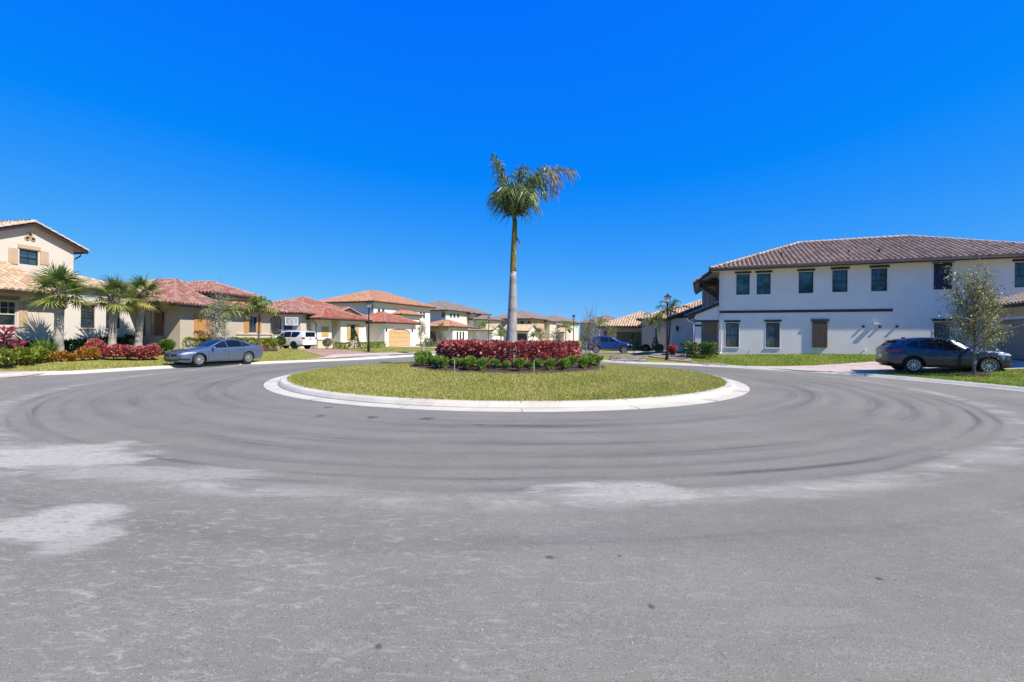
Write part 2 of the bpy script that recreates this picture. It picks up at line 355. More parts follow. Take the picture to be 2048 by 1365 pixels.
M['door_dark'] = plain('dark_garage_door', (.05, .045, .045), .5); M['soffit'] = plain('soffit', (.55, .45, .34), .8); M['soffit_white'] = plain('soffit_white', (.6, .57, .52), .8)
M['trim_white'] = plain('white_trim', (.74, .72, .68), .6); M['stone'] = stucco('ledge_stone', (.6, .5, .38)); M['frame_dark'] = plain('window_frame_dark', (.03, .028, .03), .4); M['frame_pale'] = plain('window_frame_pale', (.5, .47, .42), .5)
def glass(name, c0, c1, sc=1.4):
    m, nt, b = mat(name); b.inputs['Roughness'].default_value = .03; b.inputs['Specular IOR Level'].default_value = .9
    n = noise(nt, coord(nt), sc, 6, .7, .6)
    nt.links.new(ramp(nt, n, [(.4, c0), (.65, c1)]), b.inputs['Base Color'])
    bump(nt, b, noise(nt, coord(nt), .9, 2), .04, .05); return m
M['glass'] = glass('window_glass', (.012, .018, .02), (.05, .07, .07)); M['glass_teal'] = glass('window_glass_teal', (.02, .05, .06), (.06, .12, .12))
M['glass_screen'] = glass('screened_glass', (.07, .08, .075), (.10, .115, .105)); M['carglass'] = glass('car_glass', (.006, .008, .01), (.012, .014, .016)); M['carglass'].node_tree.nodes['Principled BSDF'].inputs['Specular IOR Level'].default_value = .5; M['carglass'].node_tree.nodes['Principled BSDF'].inputs['Roughness'].default_value = .06
M['roof_grey'] = tilemat('grey_brown_tiles', [(.27, .19, .125), (.33, .24, .165), (.38, .28, .195), (.43, .325, .235)])
M['roof_red'] = tilemat('red_tiles', [(.28, .095, .06), (.33, .12, .078), (.37, .15, .10), (.41, .20, .14)])
M['roof_orange'] = tilemat('orange_tiles', [(.34, .15, .08), (.41, .20, .11), (.45, .26, .16), (.42, .25, .17)])
M['roof_plum'] = tilemat('plum_red_tiles', [(.22, .095, .068), (.27, .13, .095), (.32, .165, .125), (.40, .25, .19)])
M['roof_tan'] = tilemat('tan_tiles', [(.42, .27, .15), (.52, .36, .21), (.60, .44, .28), (.50, .38, .26)])
M['roof_slate'] = tilemat('slate_brown_tiles', [(.18, .135, .11), (.23, .175, .145), (.28, .22, .18), (.25, .19, .155)])
M['cap_pale'] = plain('pale_mortar_caps', (.48, .39, .31), .8, var=.2, nscale=6); M['cap_red'] = plain('pink_mortar_caps', (.42, .22, .165), .8, var=.25, nscale=6); M['cap_dark'] = plain('brown_ridge_caps', (.28, .2, .165), .8, var=.25, nscale=6)
M['black_metal'] = plain('black_metal', (.012, .012, .013), .4, .3); M['lamp_glass'] = glass('lantern_glass', (.45, .45, .42), (.6, .6, .56))
M['steel'] = plain('galvanised', (.5, .5, .5), .4, .8); M['white_plastic'] = plain('white_plastic', (.75, .75, .73), .5)
M['gutter_white'] = plain('white_gutter', (.72, .7, .68), .5)
# cars
def paint(name, col, metal=.5, rough=.35):
    m, nt, b = mat(name); b.inputs['Metallic'].default_value = metal; b.inputs['Roughness'].default_value = rough
    b.inputs['Coat Weight'].default_value = 1; b.inputs['Coat Roughness'].default_value = .04
    n = noise(nt, coord(nt), 180, 2); c = np.array(col); nt.links.new(ramp(nt, n, [(.3, tuple(c * .9)), (.7, tuple(np.minimum(c * 1.1, 1)))]), b.inputs['Base Color']); return m
M['paint_silverblue'] = paint('silver_blue_paint', (.17, .215, .275), .65, .3); M['paint_slate'] = paint('slate_paint', (.036, .048, .082), .6, .24)
M['paint_blue'] = paint('blue_paint', (.008, .038, .19), .4, .3); M['paint_white'] = paint('white_paint', (.78, .78, .78), 0, .35)
M['tyre'] = plain('tyre_rubber', (.022, .022, .023), .85); M['alloy'] = plain('alloy', (.68, .69, .71), .28, .75); M['alloy_dark'] = plain('dark_alloy', (.06, .06, .065), .35, .7)
M['trim'] = plain('black_trim', (.018, .018, .02), .5); M['chrome'] = plain('chrome', (.75, .75, .77), .12, 1); M['lens_red'] = plain('red_lens', (.32, .012, .015), .15, coat=1); M['lens_clear'] = plain('clear_lens', (.75, .76, .78), .08, .4, coat=1)
# plants
M['fan'] = leafmat('fan_palm_leaf', [(.06, .125, .024), (.115, .195, .036), (.19, .26, .05), (.30, .32, .075), (.44, .37, .10)], .4, .3, .5)
M['royal'] = leafmat('royal_palm_leaf', [(.04, .085, .018), (.075, .13, .024), (.13, .18, .035), (.23, .23, .06)], .38, .22, .5)
M['dry'] = leafmat('dry_palm_leaf', [(.16, .10, .06), (.27, .19, .12), (.35, .27, .19)], .7, .2, .2)
M['lime_palm'] = leafmat('young_palm_leaf', [(.07, .14, .02), (.14, .22, .03), (.26, .31, .05), (.40, .37, .09)], .42, .3, .5)
M['red_leaf'] = leafmat('red_leaf', [(.14, .010, .014), (.29, .020, .028), (.44, .045, .05), (.54, .14, .11), (.35, .028, .035), (.58, .32, .24)], .38, .22, .5)
M['magenta_leaf'] = leafmat('magenta_leaf', [(.13, .010, .025), (.26, .03, .055), (.40, .07, .10)], .35, .25, .5)
M['croton'] = leafmat('croton_leaf', [(.40, .20, .02), (.50, .30, .04), (.36, .08, .02), (.16, .17, .03), (.44, .14, .03)], .38, .22, .5)
M['green_leaf'] = leafmat('green_leaf', [(.025, .075, .012), (.05, .13, .02), (.10, .20, .03), (.19, .27, .05)], .38, .25, .5)
M['lime_leaf'] = leafmat('lime_leaf', [(.07, .14, .012), (.15, .23, .02), (.27, .31, .035), (.38, .36, .06)], .4, .28, .4)
M['dark_leaf'] = leafmat('dark_leaf', [(.015, .045, .012), (.03, .075, .018), (.06, .12, .025)], .38, .2, .5)
M['silver_leaf'] = leafmat('silver_leaf', [(.12, .145, .08), (.19, .22, .135), (.28, .305, .21), (.37, .385, .29)], .6, .2, .2)
M['olive_leaf'] = leafmat('olive_leaf', [(.05, .065, .02), (.10, .115, .035), (.18, .19, .07), (.29, .28, .13)], .45, .22, .4)
M['oak_leaf'] = leafmat('oak_leaf', [(.08, .095, .02), (.17, .18, .045), (.31, .30, .09), (.47, .43, .17)], .42, .25, .45)
def acrylic():
    m, nt, b = mat('clear_acrylic'); b.inputs['Roughness'].default_value = .03; b.inputs['Base Color'].default_value = (.8, .85, .9, 1)
    t = nt.nodes.new('ShaderNodeBsdfTransparent'); x = nt.nodes.new('ShaderNodeMixShader'); x.inputs[0].default_value = .8
    nt.links.new(b.outputs[0], x.inputs[1]); nt.links.new(t.outputs[0], x.inputs[2]); nt.links.new(x.outputs[0], nt.nodes['Material Output'].inputs[0]); return m
M['acrylic'] = acrylic()
M['bright_leaf'] = leafmat('bright_leaf', [(.06, .14, .016), (.12, .24, .028), (.21, .34, .05), (.32, .41, .09)], .4, .28, .4)
M['grey_plastic'] = plain('grey_plastic', (.42, .42, .41), .5)
M['flower'] = leafmat('orange_flower', [(.6, .16, .05), (.7, .28, .10)], .5, .3)
def bark(name, c0, c1, ringsc=None):
    m, nt, b = mat(name); b.inputs['Roughness'].default_value = .9; b.inputs['Specular IOR Level'].default_value = .2
    v = coord(nt, (1, 1, 1)); n = noise(nt, v, 7, 6, .7)
    col = ramp(nt, n, [(.3, c0), (.7, c1)])
    if ringsc:
        n3 = noise(nt, coord(nt, (.12, .12, 1)), ringsc, 3, .6)
        col = mixc(nt, ramp(nt, n3, [(.5, (0, 0, 0)), (.62, (.55, .55, .55))]), col, tuple(np.array(c0) * .55))
    nt.links.new(col, b.inputs['Base Color']); bump(nt, b, n, .6, .03); return m
M['royal_trunk'] = bark('royal_palm_trunk', (.27, .245, .215), (.43, .40, .36), 2.2); M['sabal_trunk'] = bark('sabal_trunk', (.30, .26, .21), (.50, .45, .38), 5)
M['boot'] = bark('leaf_boots', (.17, .13, .09), (.42, .36, .28)); M['shaft'] = bark('crownshaft', (.15, .16, .055), (.27, .26, .10), 1.2); M['sheath'] = bark('old_sheath', (.20, .10, .04), (.34, .2, .09))
M['wood'] = bark('tree_bark', (.13, .10, .075), (.30, .25, .2)); M['stem'] = bark('shrub_stem', (.07, .05, .035), (.16, .12, .08))
# ------------------------------------------------------------------ ground: road outline, terrain, kerbs, lawns, drives
def catmull(P, n=6):
    P = np.asarray(P, float); out = []
    for i in range(len(P) - 1):
        p0, p1, p2, p3 = P[max(i - 1, 0)], P[i], P[i + 1], P[min(i + 2, len(P) - 1)]
        for k in range(n):
            t = k / n
            out.append(.5 * ((2 * p1) + (-p0 + p2) * t + (2 * p0 - 5 * p1 + 4 * p2 - p3) * t * t + (-p0 + 3 * p1 - 3 * p2 + p3) * t ** 3))
    out.append(P[-1]); return np.array(out)
KR = catmull([(5.5, -30), (5.5, -10), (7, -4), (12.2, 2.2), (16.6, 9), G(2048, 784), G(1690, 750), G(1500, 738), G(1380, 732), G(1240, 726.5), (5.4, 34.5), (4.3, 38.5), (5.2, 44), (8.5, 51), (13, 59), (40, 106), (70, 158)])
KL = catmull([(-5.5, -30), (-5.5, -10), (-7, -4), (-12.6, 2), (-17.6, 9.5), G(0, 757), G(160, 748), G(325, 738), G(510, 729), G(715, 720.3), G(829, 713.4), (-5, 43.3), (-1.2, 50), (2, 55.7), (30, 104), (60, 156)])
ROAD = np.concatenate([KR, KL[::-1]])
def poly_sd(x, y, poly):                                  # signed distance, positive outside
    x = np.atleast_1d(np.asarray(x, float)); y = np.atleast_1d(np.asarray(y, float))
    A = poly; B = np.roll(poly, -1, 0); best = np.full(x.shape, 1e9); ins = np.zeros(x.shape, bool)
    for (ax, ay), (bx, by) in zip(A, B):
        dx, dy = bx - ax, by - ay; L = dx * dx + dy * dy
        if L < 1e-12: continue
        t = np.clip(((x - ax) * dx + (y - ay) * dy) / L, 0, 1)
        best = np.minimum(best, np.hypot(x - ax - t * dx, y - ay - t * dy))
        c = (ay > y) != (by > y)
        with np.errstate(all='ignore'):
            ins ^= c & (x < (bx - ax) * (y - ay) / (by - ay if by != ay else 1e-9) + ax)
    return np.where(ins, -best, best)
def sstep(a, b, x):
    t = np.clip((np.asarray(x, float) - a) / (b - a), 0, 1); return t * t * (3 - 2 * t)
def lots(x, y, d=None):                                   # smooth ground height outside the road, 0 at the gutter
    d = poly_sd(x, y, ROAD) if d is None else d
    E0 = np.where(np.asarray(x) > 0, .74, .36 + .32 * sstep(26, 31, y)); E = E0 + (.24 - E0) * sstep(31, 46, y); k = sstep(-4, 4, x); top = 6.0 + 2.8 * k
    return .11 * np.clip(d / .42, 0, 1) + (E - .11) * sstep(1.0, top, d)
def terrain(x, y): return float(lots(x, y)[0])
def GT(px, py):                                           # where the pixel's ray meets the sloping lots
    z = .1
    for _ in range(25):
        X, Y = G(px, py, z); z += .5 * (terrain(X, Y) - z)
    return X, Y, z
def PT(px, Y):
    X = ray(px, HZ)[0] * Y; return X, Y, terrain(X, Y)
def grid_mesh(x0, x1, y0, y1, st, zf):
    xs = np.arange(x0, x1 + 1e-6, st); ys = np.arange(y0, y1 + 1e-6, st); XX, YY = np.meshgrid(xs, ys)
    Z = zf(XX.ravel(), YY.ravel()); V = np.c_[XX.ravel(), YY.ravel(), Z]; nx = len(xs)
    i = np.arange((len(ys) - 1) * (nx - 1)); r, c = i // (nx - 1), i % (nx - 1); a = r * nx + c
    return V, np.c_[a, a + 1, a + nx + 1, a + nx]
def ground_z(x, y):
    d = poly_sd(x, y, ROAD); return np.where(d < .33, -.15, lots(x, y, d))
# one sheet to the horizon, fine where the kerbs are
mb = MB()
V, Fq = grid_mesh(-48, 48, -6, 66, .32, ground_z); mb.add(V, Fq.tolist())
for (x0, x1, y0, y1) in ((-2000, -48, -300, 3000), (48, 2000, -300, 3000), (-48, 48, 66, 3000), (-48, 48, -300, -6)):
    mb.add([(x0, y0, .25 if y0 > 0 or abs(x0 + x1) > 10 else -.15), (x1, y0, .25 if y0 > 0 or abs(x0 + x1) > 10 else -.15), (x1, y1, .25 if y1 > 0 else -.15), (x0, y1, .25 if y1 > 0 else -.15)], [(0, 1, 2, 3)])
tag(build('ground', mb, M['lawn']), kind='structure')
# asphalt
mb = MB()
V, Fq = grid_mesh(-40, 72, -32, 160, 1.0, lambda x, y: np.where(poly_sd(x, y, ROAD) < .9, 0.0, -9.0))
mb2 = MB(); n_ = len(KR)
rows = []
P_l = np.array([KL[int(round(i * (len(KL) - 1) / (n_ - 1)))] for i in range(n_)])
for i in range(n_): rows.append([(KR[i] + (P_l[i] - KR[i]) * k / 8).tolist() + [0.0 if KR[i][1] < 60 else 0.262] for k in range(9)])
mb2.add(np.array(rows).reshape(-1, 3), [(i * 9 + k, (i + 1) * 9 + k, (i + 1) * 9 + k + 1, i * 9 + k + 1)[::-1] for i in range(n_ - 1) for k in range(8)])
tag(build('road', mb2, M['asphalt']), kind='structure')
def offset(P, d):                                         # offset an open polyline to its left by d
    T = np.gradient(P, axis=0); T /= np.linalg.norm(T, axis=1)[:, None] + 1e-9
    return P + np.c_[-T[:, 1], T[:, 0]] * d
def band(P, prof, left):                                  # sweep (offset, z) profile along a polyline
    rows = [np.c_[offset(P, o if left else -o), np.full(len(P), z)] for o, z in prof]
    V = np.stack(rows, 1); n, k, _ = V.shape; fs = []
    for i in range(n - 1):
        for j in range(k - 1):
            q = (i * k + j, (i + 1) * k + j, (i + 1) * k + j + 1, i * k + j + 1); fs.append(q if not left else q[::-1])
    return V.reshape(-1, 3), fs
KPROF = [(-.02, -.1), (-.02, .006), (.14, .012), (.25, .08), (.33, .118), (.46, .122), (.48, -.1)]
sel_r = KR[:-12]; sel_l = KL[:-12]
for P, left in ((sel_r, False), (sel_l, True)):
    v, f = band(P[P[:, 1] > -12], KPROF, left); tag(build('kerb', MB().add(v, f), M['kerb'], smooth=False), kind='structure')

# island ----------------------------------------------------------------------------------------------
R_OUT, R_GRASS, R_BED, R_HEDGE = 9.615, 8.82, 4.3, 3.05
th = np.linspace(0, 2 * math.pi, 161)
def ring(r, z): return np.c_[ISL[0] + r * np.cos(th), ISL[1] + r * np.sin(th), np.full(161, z)]
def rings(prof):
    V = np.concatenate([ring(r, z) for r, z in prof]); fs = []
    for j in range(len(prof) - 1):
        for i in range(160): fs.append((j * 161 + i, j * 161 + i + 1, (j + 1) * 161 + i + 1, (j + 1) * 161 + i))
    return V, fs
def isl_z(r): return .15 + .33 * (1 - sstep(3.4, 8.9, r))
ik = empty('island_kerb', (ISL[0], ISL[1], 0), 0, 'pale concrete ring kerb with wide flat gutter round the grass island', 'kerb')
v, f = rings([(R_OUT, -.1), (R_OUT, .008), (R_OUT - .44, .016)])
build('gutter', MB().add(v, f), M['kerb'], ik, ik.location)
v, f = rings([(R_OUT - .437, .0), (R_OUT - .437, .04), (R_OUT - .50, .115), (R_OUT - .54, .142), (R_GRASS - .02, .15), (R_GRASS - .03, .0)])
mbk = MB().add(v, f); build('kerb', mbk, M['kerb'], ik, ik.location)
mbj = MB()
for k in range(20):
    a = -math.pi / 2 + .045 + k * 2 * math.pi / 20; ca, sa = math.cos(a), math.sin(a); R = np.array([[ca, -sa, 0], [sa, ca, 0], [0, 0, 1]])
    mbj.box((ISL[0] + ca * (R_OUT - .22), ISL[1] + sa * (R_OUT - .22), .012), (.44, .014, .014), 0, R)
    mbj.box((ISL[0] + ca * (R_GRASS + .13), ISL[1] + sa * (R_GRASS + .13), .144), (.26, .014, .016), 0, R)
build('expansion_joint', mbj, M['joint'], ik, ik.location)
prof = [(r, isl_z(r) + .0) for r in np.linspace(8.84, 4.2, 14)]; prof[0] = (8.84, .10)
v, f = rings(prof); tag(build('island_lawn', MB().add(v, f), M['lawn'], smooth=True), kind='structure')
v, f = rings([(r, isl_z(r) + .03 + .05 * float(sstep(0, .5, R_BED - r))) for r in np.linspace(R_BED, .02, 10)])
tag(build('island_mulch', MB().add(v, f), M['mulch'], smooth=True), kind='structure')

# blades of grass -----------------------------------------------------------------------------------------
def blades(X, Y, Z, h, wd):
    n = len(X); a = rng.random(n) * 2 * math.pi; lean = rng.normal(0, .55, (n, 2)); hh = h * (.6 + .8 * rng.random(n)); ww = wd * (.7 + .6 * rng.random(n))
    p = np.c_[X, Y, Z]; s = np.c_[np.cos(a) * ww, np.sin(a) * ww, np.zeros(n)]; tip = p + np.c_[lean[:, 0] * hh, lean[:, 1] * hh, hh]
    return np.stack([p - s, p + s, tip], 1)
n = 210000; r = np.sqrt(rng.random(n) * (8.86 ** 2 - 4.2 ** 2) + 4.2 ** 2) + np.abs(rng.normal(0, .02, n)); a = rng.random(n) * 2 * math.pi
X = ISL[0] + r * np.cos(a); Y = ISL[1] + r * np.sin(a)
patch = .5 + .5 * np.sin(X * 1.3 + 2 * np.sin(Y * .7)) * np.sin(Y * 1.1 + 1.5 * np.sin(X * .9))
edge = np.clip((r - 7.8) / 1.0, 0, 1)
rn = np.clip(.33 * rng.random(n) + .45 * rng.random(n) * patch + .12 - .1 * edge, 0, 1)
tag(build('grass', MB().quads(blades(X, Y, isl_z(r), .055, .011), 0, rn), M['grass']), 'short sunlit yellow-green turf blades covering the round traffic island', 'grass', kind='stuff')

# drives, sidewalks, soil ----------------------------------------------------------------------------------
def drape(name, poly, lift, m, st=.4, kind='structure', zf=None):
    poly = np.asarray(poly, float); x0, y0 = poly.min(0); x1, y1 = poly.max(0)
    # triangulate by scan strips in the polygon's own frame: clip a grid against the polygon
    mb = MB(); xs = np.arange(x0, x1 + st, st); ys = np.arange(y0, y1 + st, st)
    def clip(pts, a, b):
        out = []
        for i in range(len(pts)):
            p, q = pts[i], pts[(i + 1) % len(pts)]
            sp = (b[0] - a[0]) * (p[1] - a[1]) - (b[1] - a[1]) * (p[0] - a[0]); sq = (b[0] - a[0]) * (q[1] - a[1]) - (b[1] - a[1]) * (q[0] - a[0])
            if sp >= 0: out.append(p)
            if sp * sq < 0: t = sp / (sp - sq); out.append((p[0] + t * (q[0] - p[0]), p[1] + t * (q[1] - p[1])))
        return out
    ar = sum(poly[i][0] * poly[(i + 1) % len(poly)][1] - poly[(i + 1) % len(poly)][0] * poly[i][1] for i in range(len(poly)))
    if ar < 0: poly = poly[::-1]
    for i in range(len(xs) - 1):
        for j in range(len(ys) - 1):
            c = [(xs[i], ys[j]), (xs[i + 1], ys[j]), (xs[i + 1], ys[j + 1]), (xs[i], ys[j + 1])]
            for k in range(len(poly)):
                if len(c) < 3: break
                c = clip(c, poly[k], poly[(k + 1) % len(poly)])
            if len(c) >= 3:
                c = np.array(c); z = (zf or lots)(c[:, 0], c[:, 1]) + lift
                mb.add(np.c_[c, z], [tuple(range(len(c)))])
    return tag(build(name, mb, m), kind=kind)
def kerb_pt(P, px): # point on kerb line seen at pixel column px
    u = np.array([ (p[0] / p[1] if p[1] > 2 else 99) for p in P]); i = np.argmin(np.abs(u - ray(px, 740)[0])); return P[i]
def along(P, i0, i1): return P[i0:i1]
def kr(px): return kerb_pt(KR, px)
def kl(px): return kerb_pt(KL, px)
drape('driveway', [(-18.7, 20.6), (-19.6, 16.6), (-20.4, 8), (-36, 8), (-36, 15.6), (-22.5, 18.5), (-20, 19.4)], .022, M['paver_pale'])
bl, br_ = GT(654, 715.3)[:2], GT(749, 708.8)[:2]
drape('driveway', [(bl[0] + .6, bl[1] - .2), (br_[0] + .6, br_[1] - .2), (br_[0] - 13, br_[1] + 5.2), (bl[0] - 15, bl[1] + 8.2)], .022, M['paver_red'])
ap1, ap2 = kl(705), kl(800)
drape('driveway_apron', [(ap1[0] - .42, ap1[1]), (ap2[0] - .42, ap2[1]), (br_[0] + 1.0, br_[1] + .2), (bl[0] + 1.6, bl[1] + 1.2)], .016, M['walk'])
drape('driveway', [(-16.4, 57.8), (-13.6, 63.4), (-1.2, 57.0), (-2.2, 52.5), (-4.2, 51.8)], .022, M['paver_pale'])
k1, k2 = kr(1478), kr(1692)
drape('driveway', [(k1[0] + .42, k1[1] + .15), (k2[0] + .45, k2[1] + .1), (24.5, 19.7), (26.8, 25.3)], .022, M['paver_pale'])
drape('driveway', [(5.2, 43.2), (14.5, 43.2), (16, 48.4), (7.6, 48.6)], .03, M['paver_pale'])
# sidewalk along the left kerb
Pw = KL[(KL[:, 1] > 28.5) & (KL[:, 1] < 62)]
mb = MB(); a1 = offset(Pw, 1.55); a2 = offset(Pw, 2.85)
e0 = np.clip((Pw[:, 1] - 28.5) / 3.5, 0, 1)[:, None]; a1 = offset(Pw, .47) * (1 - e0) + a1 * e0; a2 = offset(Pw, .7) * (1 - e0) + a2 * e0
V = np.stack([np.c_[a1, lots(a1[:, 0], a1[:, 1]) + .035], np.c_[a2, lots(a2[:, 0], a2[:, 1]) + .035]], 1).reshape(-1, 3)
mb.add(V, [(2 * i, 2 * i + 1, 2 * i + 3, 2 * i + 2)[::-1] for i in range(len(Pw) - 1)])
tag(build('sidewalk', mb, M['walk']), kind='structure')
# churned soil at the kerb on the right, ragged outline
s_in = [GT(px, py)[:2] for px, py in ((1222, 712), (1260, 711.5), (1290, 715), (1330, 718.5), (1352, 723), (1400, 726.5), (1440, 728))]
s_out = [tuple(kr(px) + np.array([.35, .30])) for px in (1470, 1420, 1380, 1340, 1290, 1240, 1215)]
mb = MB(); ctr = s_in + s_out
from mathutils.geometry import tessellate_polygon
def soil_patch(outline, st, amp, lift, name):
    ol = np.array(outline); x0, y0 = ol.min(0); x1, y1 = ol.max(0)
    def zf(x, y):
        d = -poly_sd(x, y, ol); k = np.clip(d / .5 + .35 * np.sin(3.1 * x + 2 * np.sin(2.3 * y)), 0, 1)
        return np.maximum(lots(x, y) + lift + amp * k * (.6 + .5 * np.sin(4.1 * x + 1.7 * y) * np.sin(3.7 * y)), -.2) * 1.0
    V, Fq = grid_mesh(x0, x1, y0, y1, st, zf)
    c = V[Fq].mean(1); d = poly_sd(c[:, 0], c[:, 1], ol) + .18 * np.sin(5 * c[:, 0]) * np.sin(4 * c[:, 1] + 1)
    tag(build(name, MB().add(V, Fq[d < 0].tolist()), M['soil'], smooth=True), kind='structure')
soil_patch(ctr, .16, .05, .04, 'bare_soil')
# planting beds
bedA = [GT(-60, 722), GT(60, 723.5), GT(140, 725.5), GT(220, 726), GT(312, 722), GT(326, 712), (-24.2, 31.5), (-26.3, 26.2), (-27.5, 20)]
drape('mulch_bed', [p[:2] for p in bedA], .05, M['mulch'])
bedB = [GT(352, 716), GT(535, 712), GT(556, 702), (-20.8, 39.6), (-22.2, 30.6)]
drape('mulch_bed', [p[:2] for p in bedB], .05, M['mulch'])
# lawn blades on the lots nearest the road
def lot_grass(name, xy0, xy1, n, m, dmax, label, h=.07):
    X = rng.uniform(xy0[0], xy1[0], n); Y = rng.uniform(xy0[1], xy1[1], n); d = poly_sd(X, Y, ROAD); ok = (d > .45) & (d < dmax)
    for b in NOGRASS: ok &= poly_sd(X, Y, np.array(b)) > .02
    X, Y, d = X[ok], Y[ok], d[ok]; rn = np.clip(rng.random(len(X)) * .55 + .35 * (.5 + .5 * np.sin(X * 1.7 + np.sin(Y))), 0, 1)
    tag(build(name, MB().quads(blades(X, Y, lots(X, Y, d), h, .014), 0, rn), m), label, 'grass', kind='stuff')
NOGRASS = [[p[:2] for p in bedA], [p[:2] for p in bedB], ctr,
    [(-18.7, 20.6), (-19.6, 16.6), (-20.4, 8), (-36, 8), (-36, 15.6), (-22.5, 18.5), (-20, 19.4)],
    [(bl[0] + .6, bl[1] - .2), (br_[0] + .6, br_[1] - .2), (br_[0] - 13, br_[1] + 5.2), (bl[0] - 15, bl[1] + 8.2)],
    [(ap1[0] - .42, ap1[1]), (ap2[0] - .42, ap2[1]), (br_[0] + 1.0, br_[1] + .2), (bl[0] + 1.6, bl[1] + 1.2)],
    [(k1[0] + .42, k1[1] + .15), (k2[0] + .45, k2[1] + .1), (24.5, 19.7), (26.8, 25.3)],
    np.concatenate([offset(Pw, 1.5), offset(Pw, 2.9)[::-1]]).tolist()]
lot_grass('grass', (12, 12), (29, 38), 130000, M['grass_green'], 11, 'bright green lawn blades in front of the white house and the slate crossover')
lot_grass('grass', (-30, 17), (-5, 52), 170000, M['grass'], 9, 'dry olive lawn blades between the left kerb and the planting beds')
# ------------------------------------------------------------------ houses
def norm2(v): v = np.asarray(v, float)[:2]; return v / np.linalg.norm(v)
class Wing:
    """rectangular block: P front-left corner, t along the front (left to right seen from outside), w wide, d deep"""
    def __init__(s, P, t, w, d, z0, z1):
        s.P = np.asarray(P, float)[:2]; s.t = norm2(t); s.n = np.array([s.t[1], -s.t[0]]); s.w, s.d, s.z0, s.z1 = w, d, z0, z1
    def xy(s, a, b): return s.P + s.t * a - s.n * b
    def p(s, a, b, z): q = s.xy(a, b); return (q[0], q[1], z)
    def side(s, which):                                    # origin, direction, outward normal, length of a facade
        if which == 'F': return s.P, s.t, s.n, s.w
        if which == 'R': return s.xy(s.w, 0), -s.n, s.t, s.d
        if which == 'L': return s.xy(0, s.d), s.n, -s.t, s.d
        return s.xy(s.w, s.d), -s.t, -s.n, s.w
    def px(s, which, x0, y0, x1, y1):                      # opening seen at a pixel box -> metres on the facade
        O, t, n, L = s.side(which); ym, xm = (y0 + y1) / 2, (x0 + x1) / 2
        s0, s1 = on_wall(O, t, x0, ym)[0], on_wall(O, t, x1, ym)[0]; z0, z1 = on_wall(O, t, xm, y1)[1], on_wall(O, t, xm, y0)[1]
        return s0, s1, z0, z1
def P3(O, t, n, s, z, out=0.0): return (O[0] + t[0] * s + n[0] * out, O[1] + t[1] * s + n[1] * out, z)
def slab(mb, O, t, n, s0, s1, z0, z1, o0, o1, mi=0):       # box on a facade, from depth o0 to o1 (outward +)
    V = [P3(O, t, n, s, z, o) for s in (s0, s1) for o in (o0, o1) for z in (z0, z1)]
    return mb.add(V, [(0, 1, 3, 2)[::-1], (4, 5, 7, 6), (0, 4, 6, 2)[::-1], (1, 3, 7, 5)[::-1], (2, 6, 7, 3)[::-1], (0, 1, 5, 4)[::-1]][::1], mi, random.random())
def facade(mb, O, t, n, L, z0, z1, holes=(), deep=.12):
    xs = sorted({0.0, L, *[min(max(h[i], 0), L) for h in holes for i in (0, 1)]}); zs = sorted({z0, z1, *[h[i] for h in holes for i in (2, 3)]})
    for i in range(len(xs) - 1):
        for j in range(len(zs) - 1):
            cx, cz = (xs[i] + xs[i + 1]) / 2, (zs[j] + zs[j + 1]) / 2
            if any(h[0] < cx < h[1] and h[2] < cz < h[3] for h in holes): continue
            mb.add([P3(O, t, n, xs[i], zs[j]), P3(O, t, n, xs[i + 1], zs[j]), P3(O, t, n, xs[i + 1], zs[j + 1]), P3(O, t, n, xs[i], zs[j + 1])], [(0, 1, 2, 3)])
    for a, b, c, d in holes:
        q = [(a, c), (b, c), (b, d), (a, d)]
        for k in range(4):
            (u0, v0), (u1, v1) = q[k], q[(k + 1) % 4]
            mb.add([P3(O, t, n, u0, v0), P3(O, t, n, u1, v1), P3(O, t, n, u1, v1, -deep), P3(O, t, n, u0, v0, -deep)], [(3, 2, 1, 0)])
def walls(root, wg, m, holes=None, name='wall', open_sides=''):
    mb = MB(); holes = holes or {}
    for sd in 'FRBL':
        if sd in open_sides: continue
        O, t, n, L = wg.side(sd); facade(mb, O, t, n, L, wg.z0 - .6, wg.z1, holes.get(sd, ()))
    return build(name, mb, m, root, root.location)
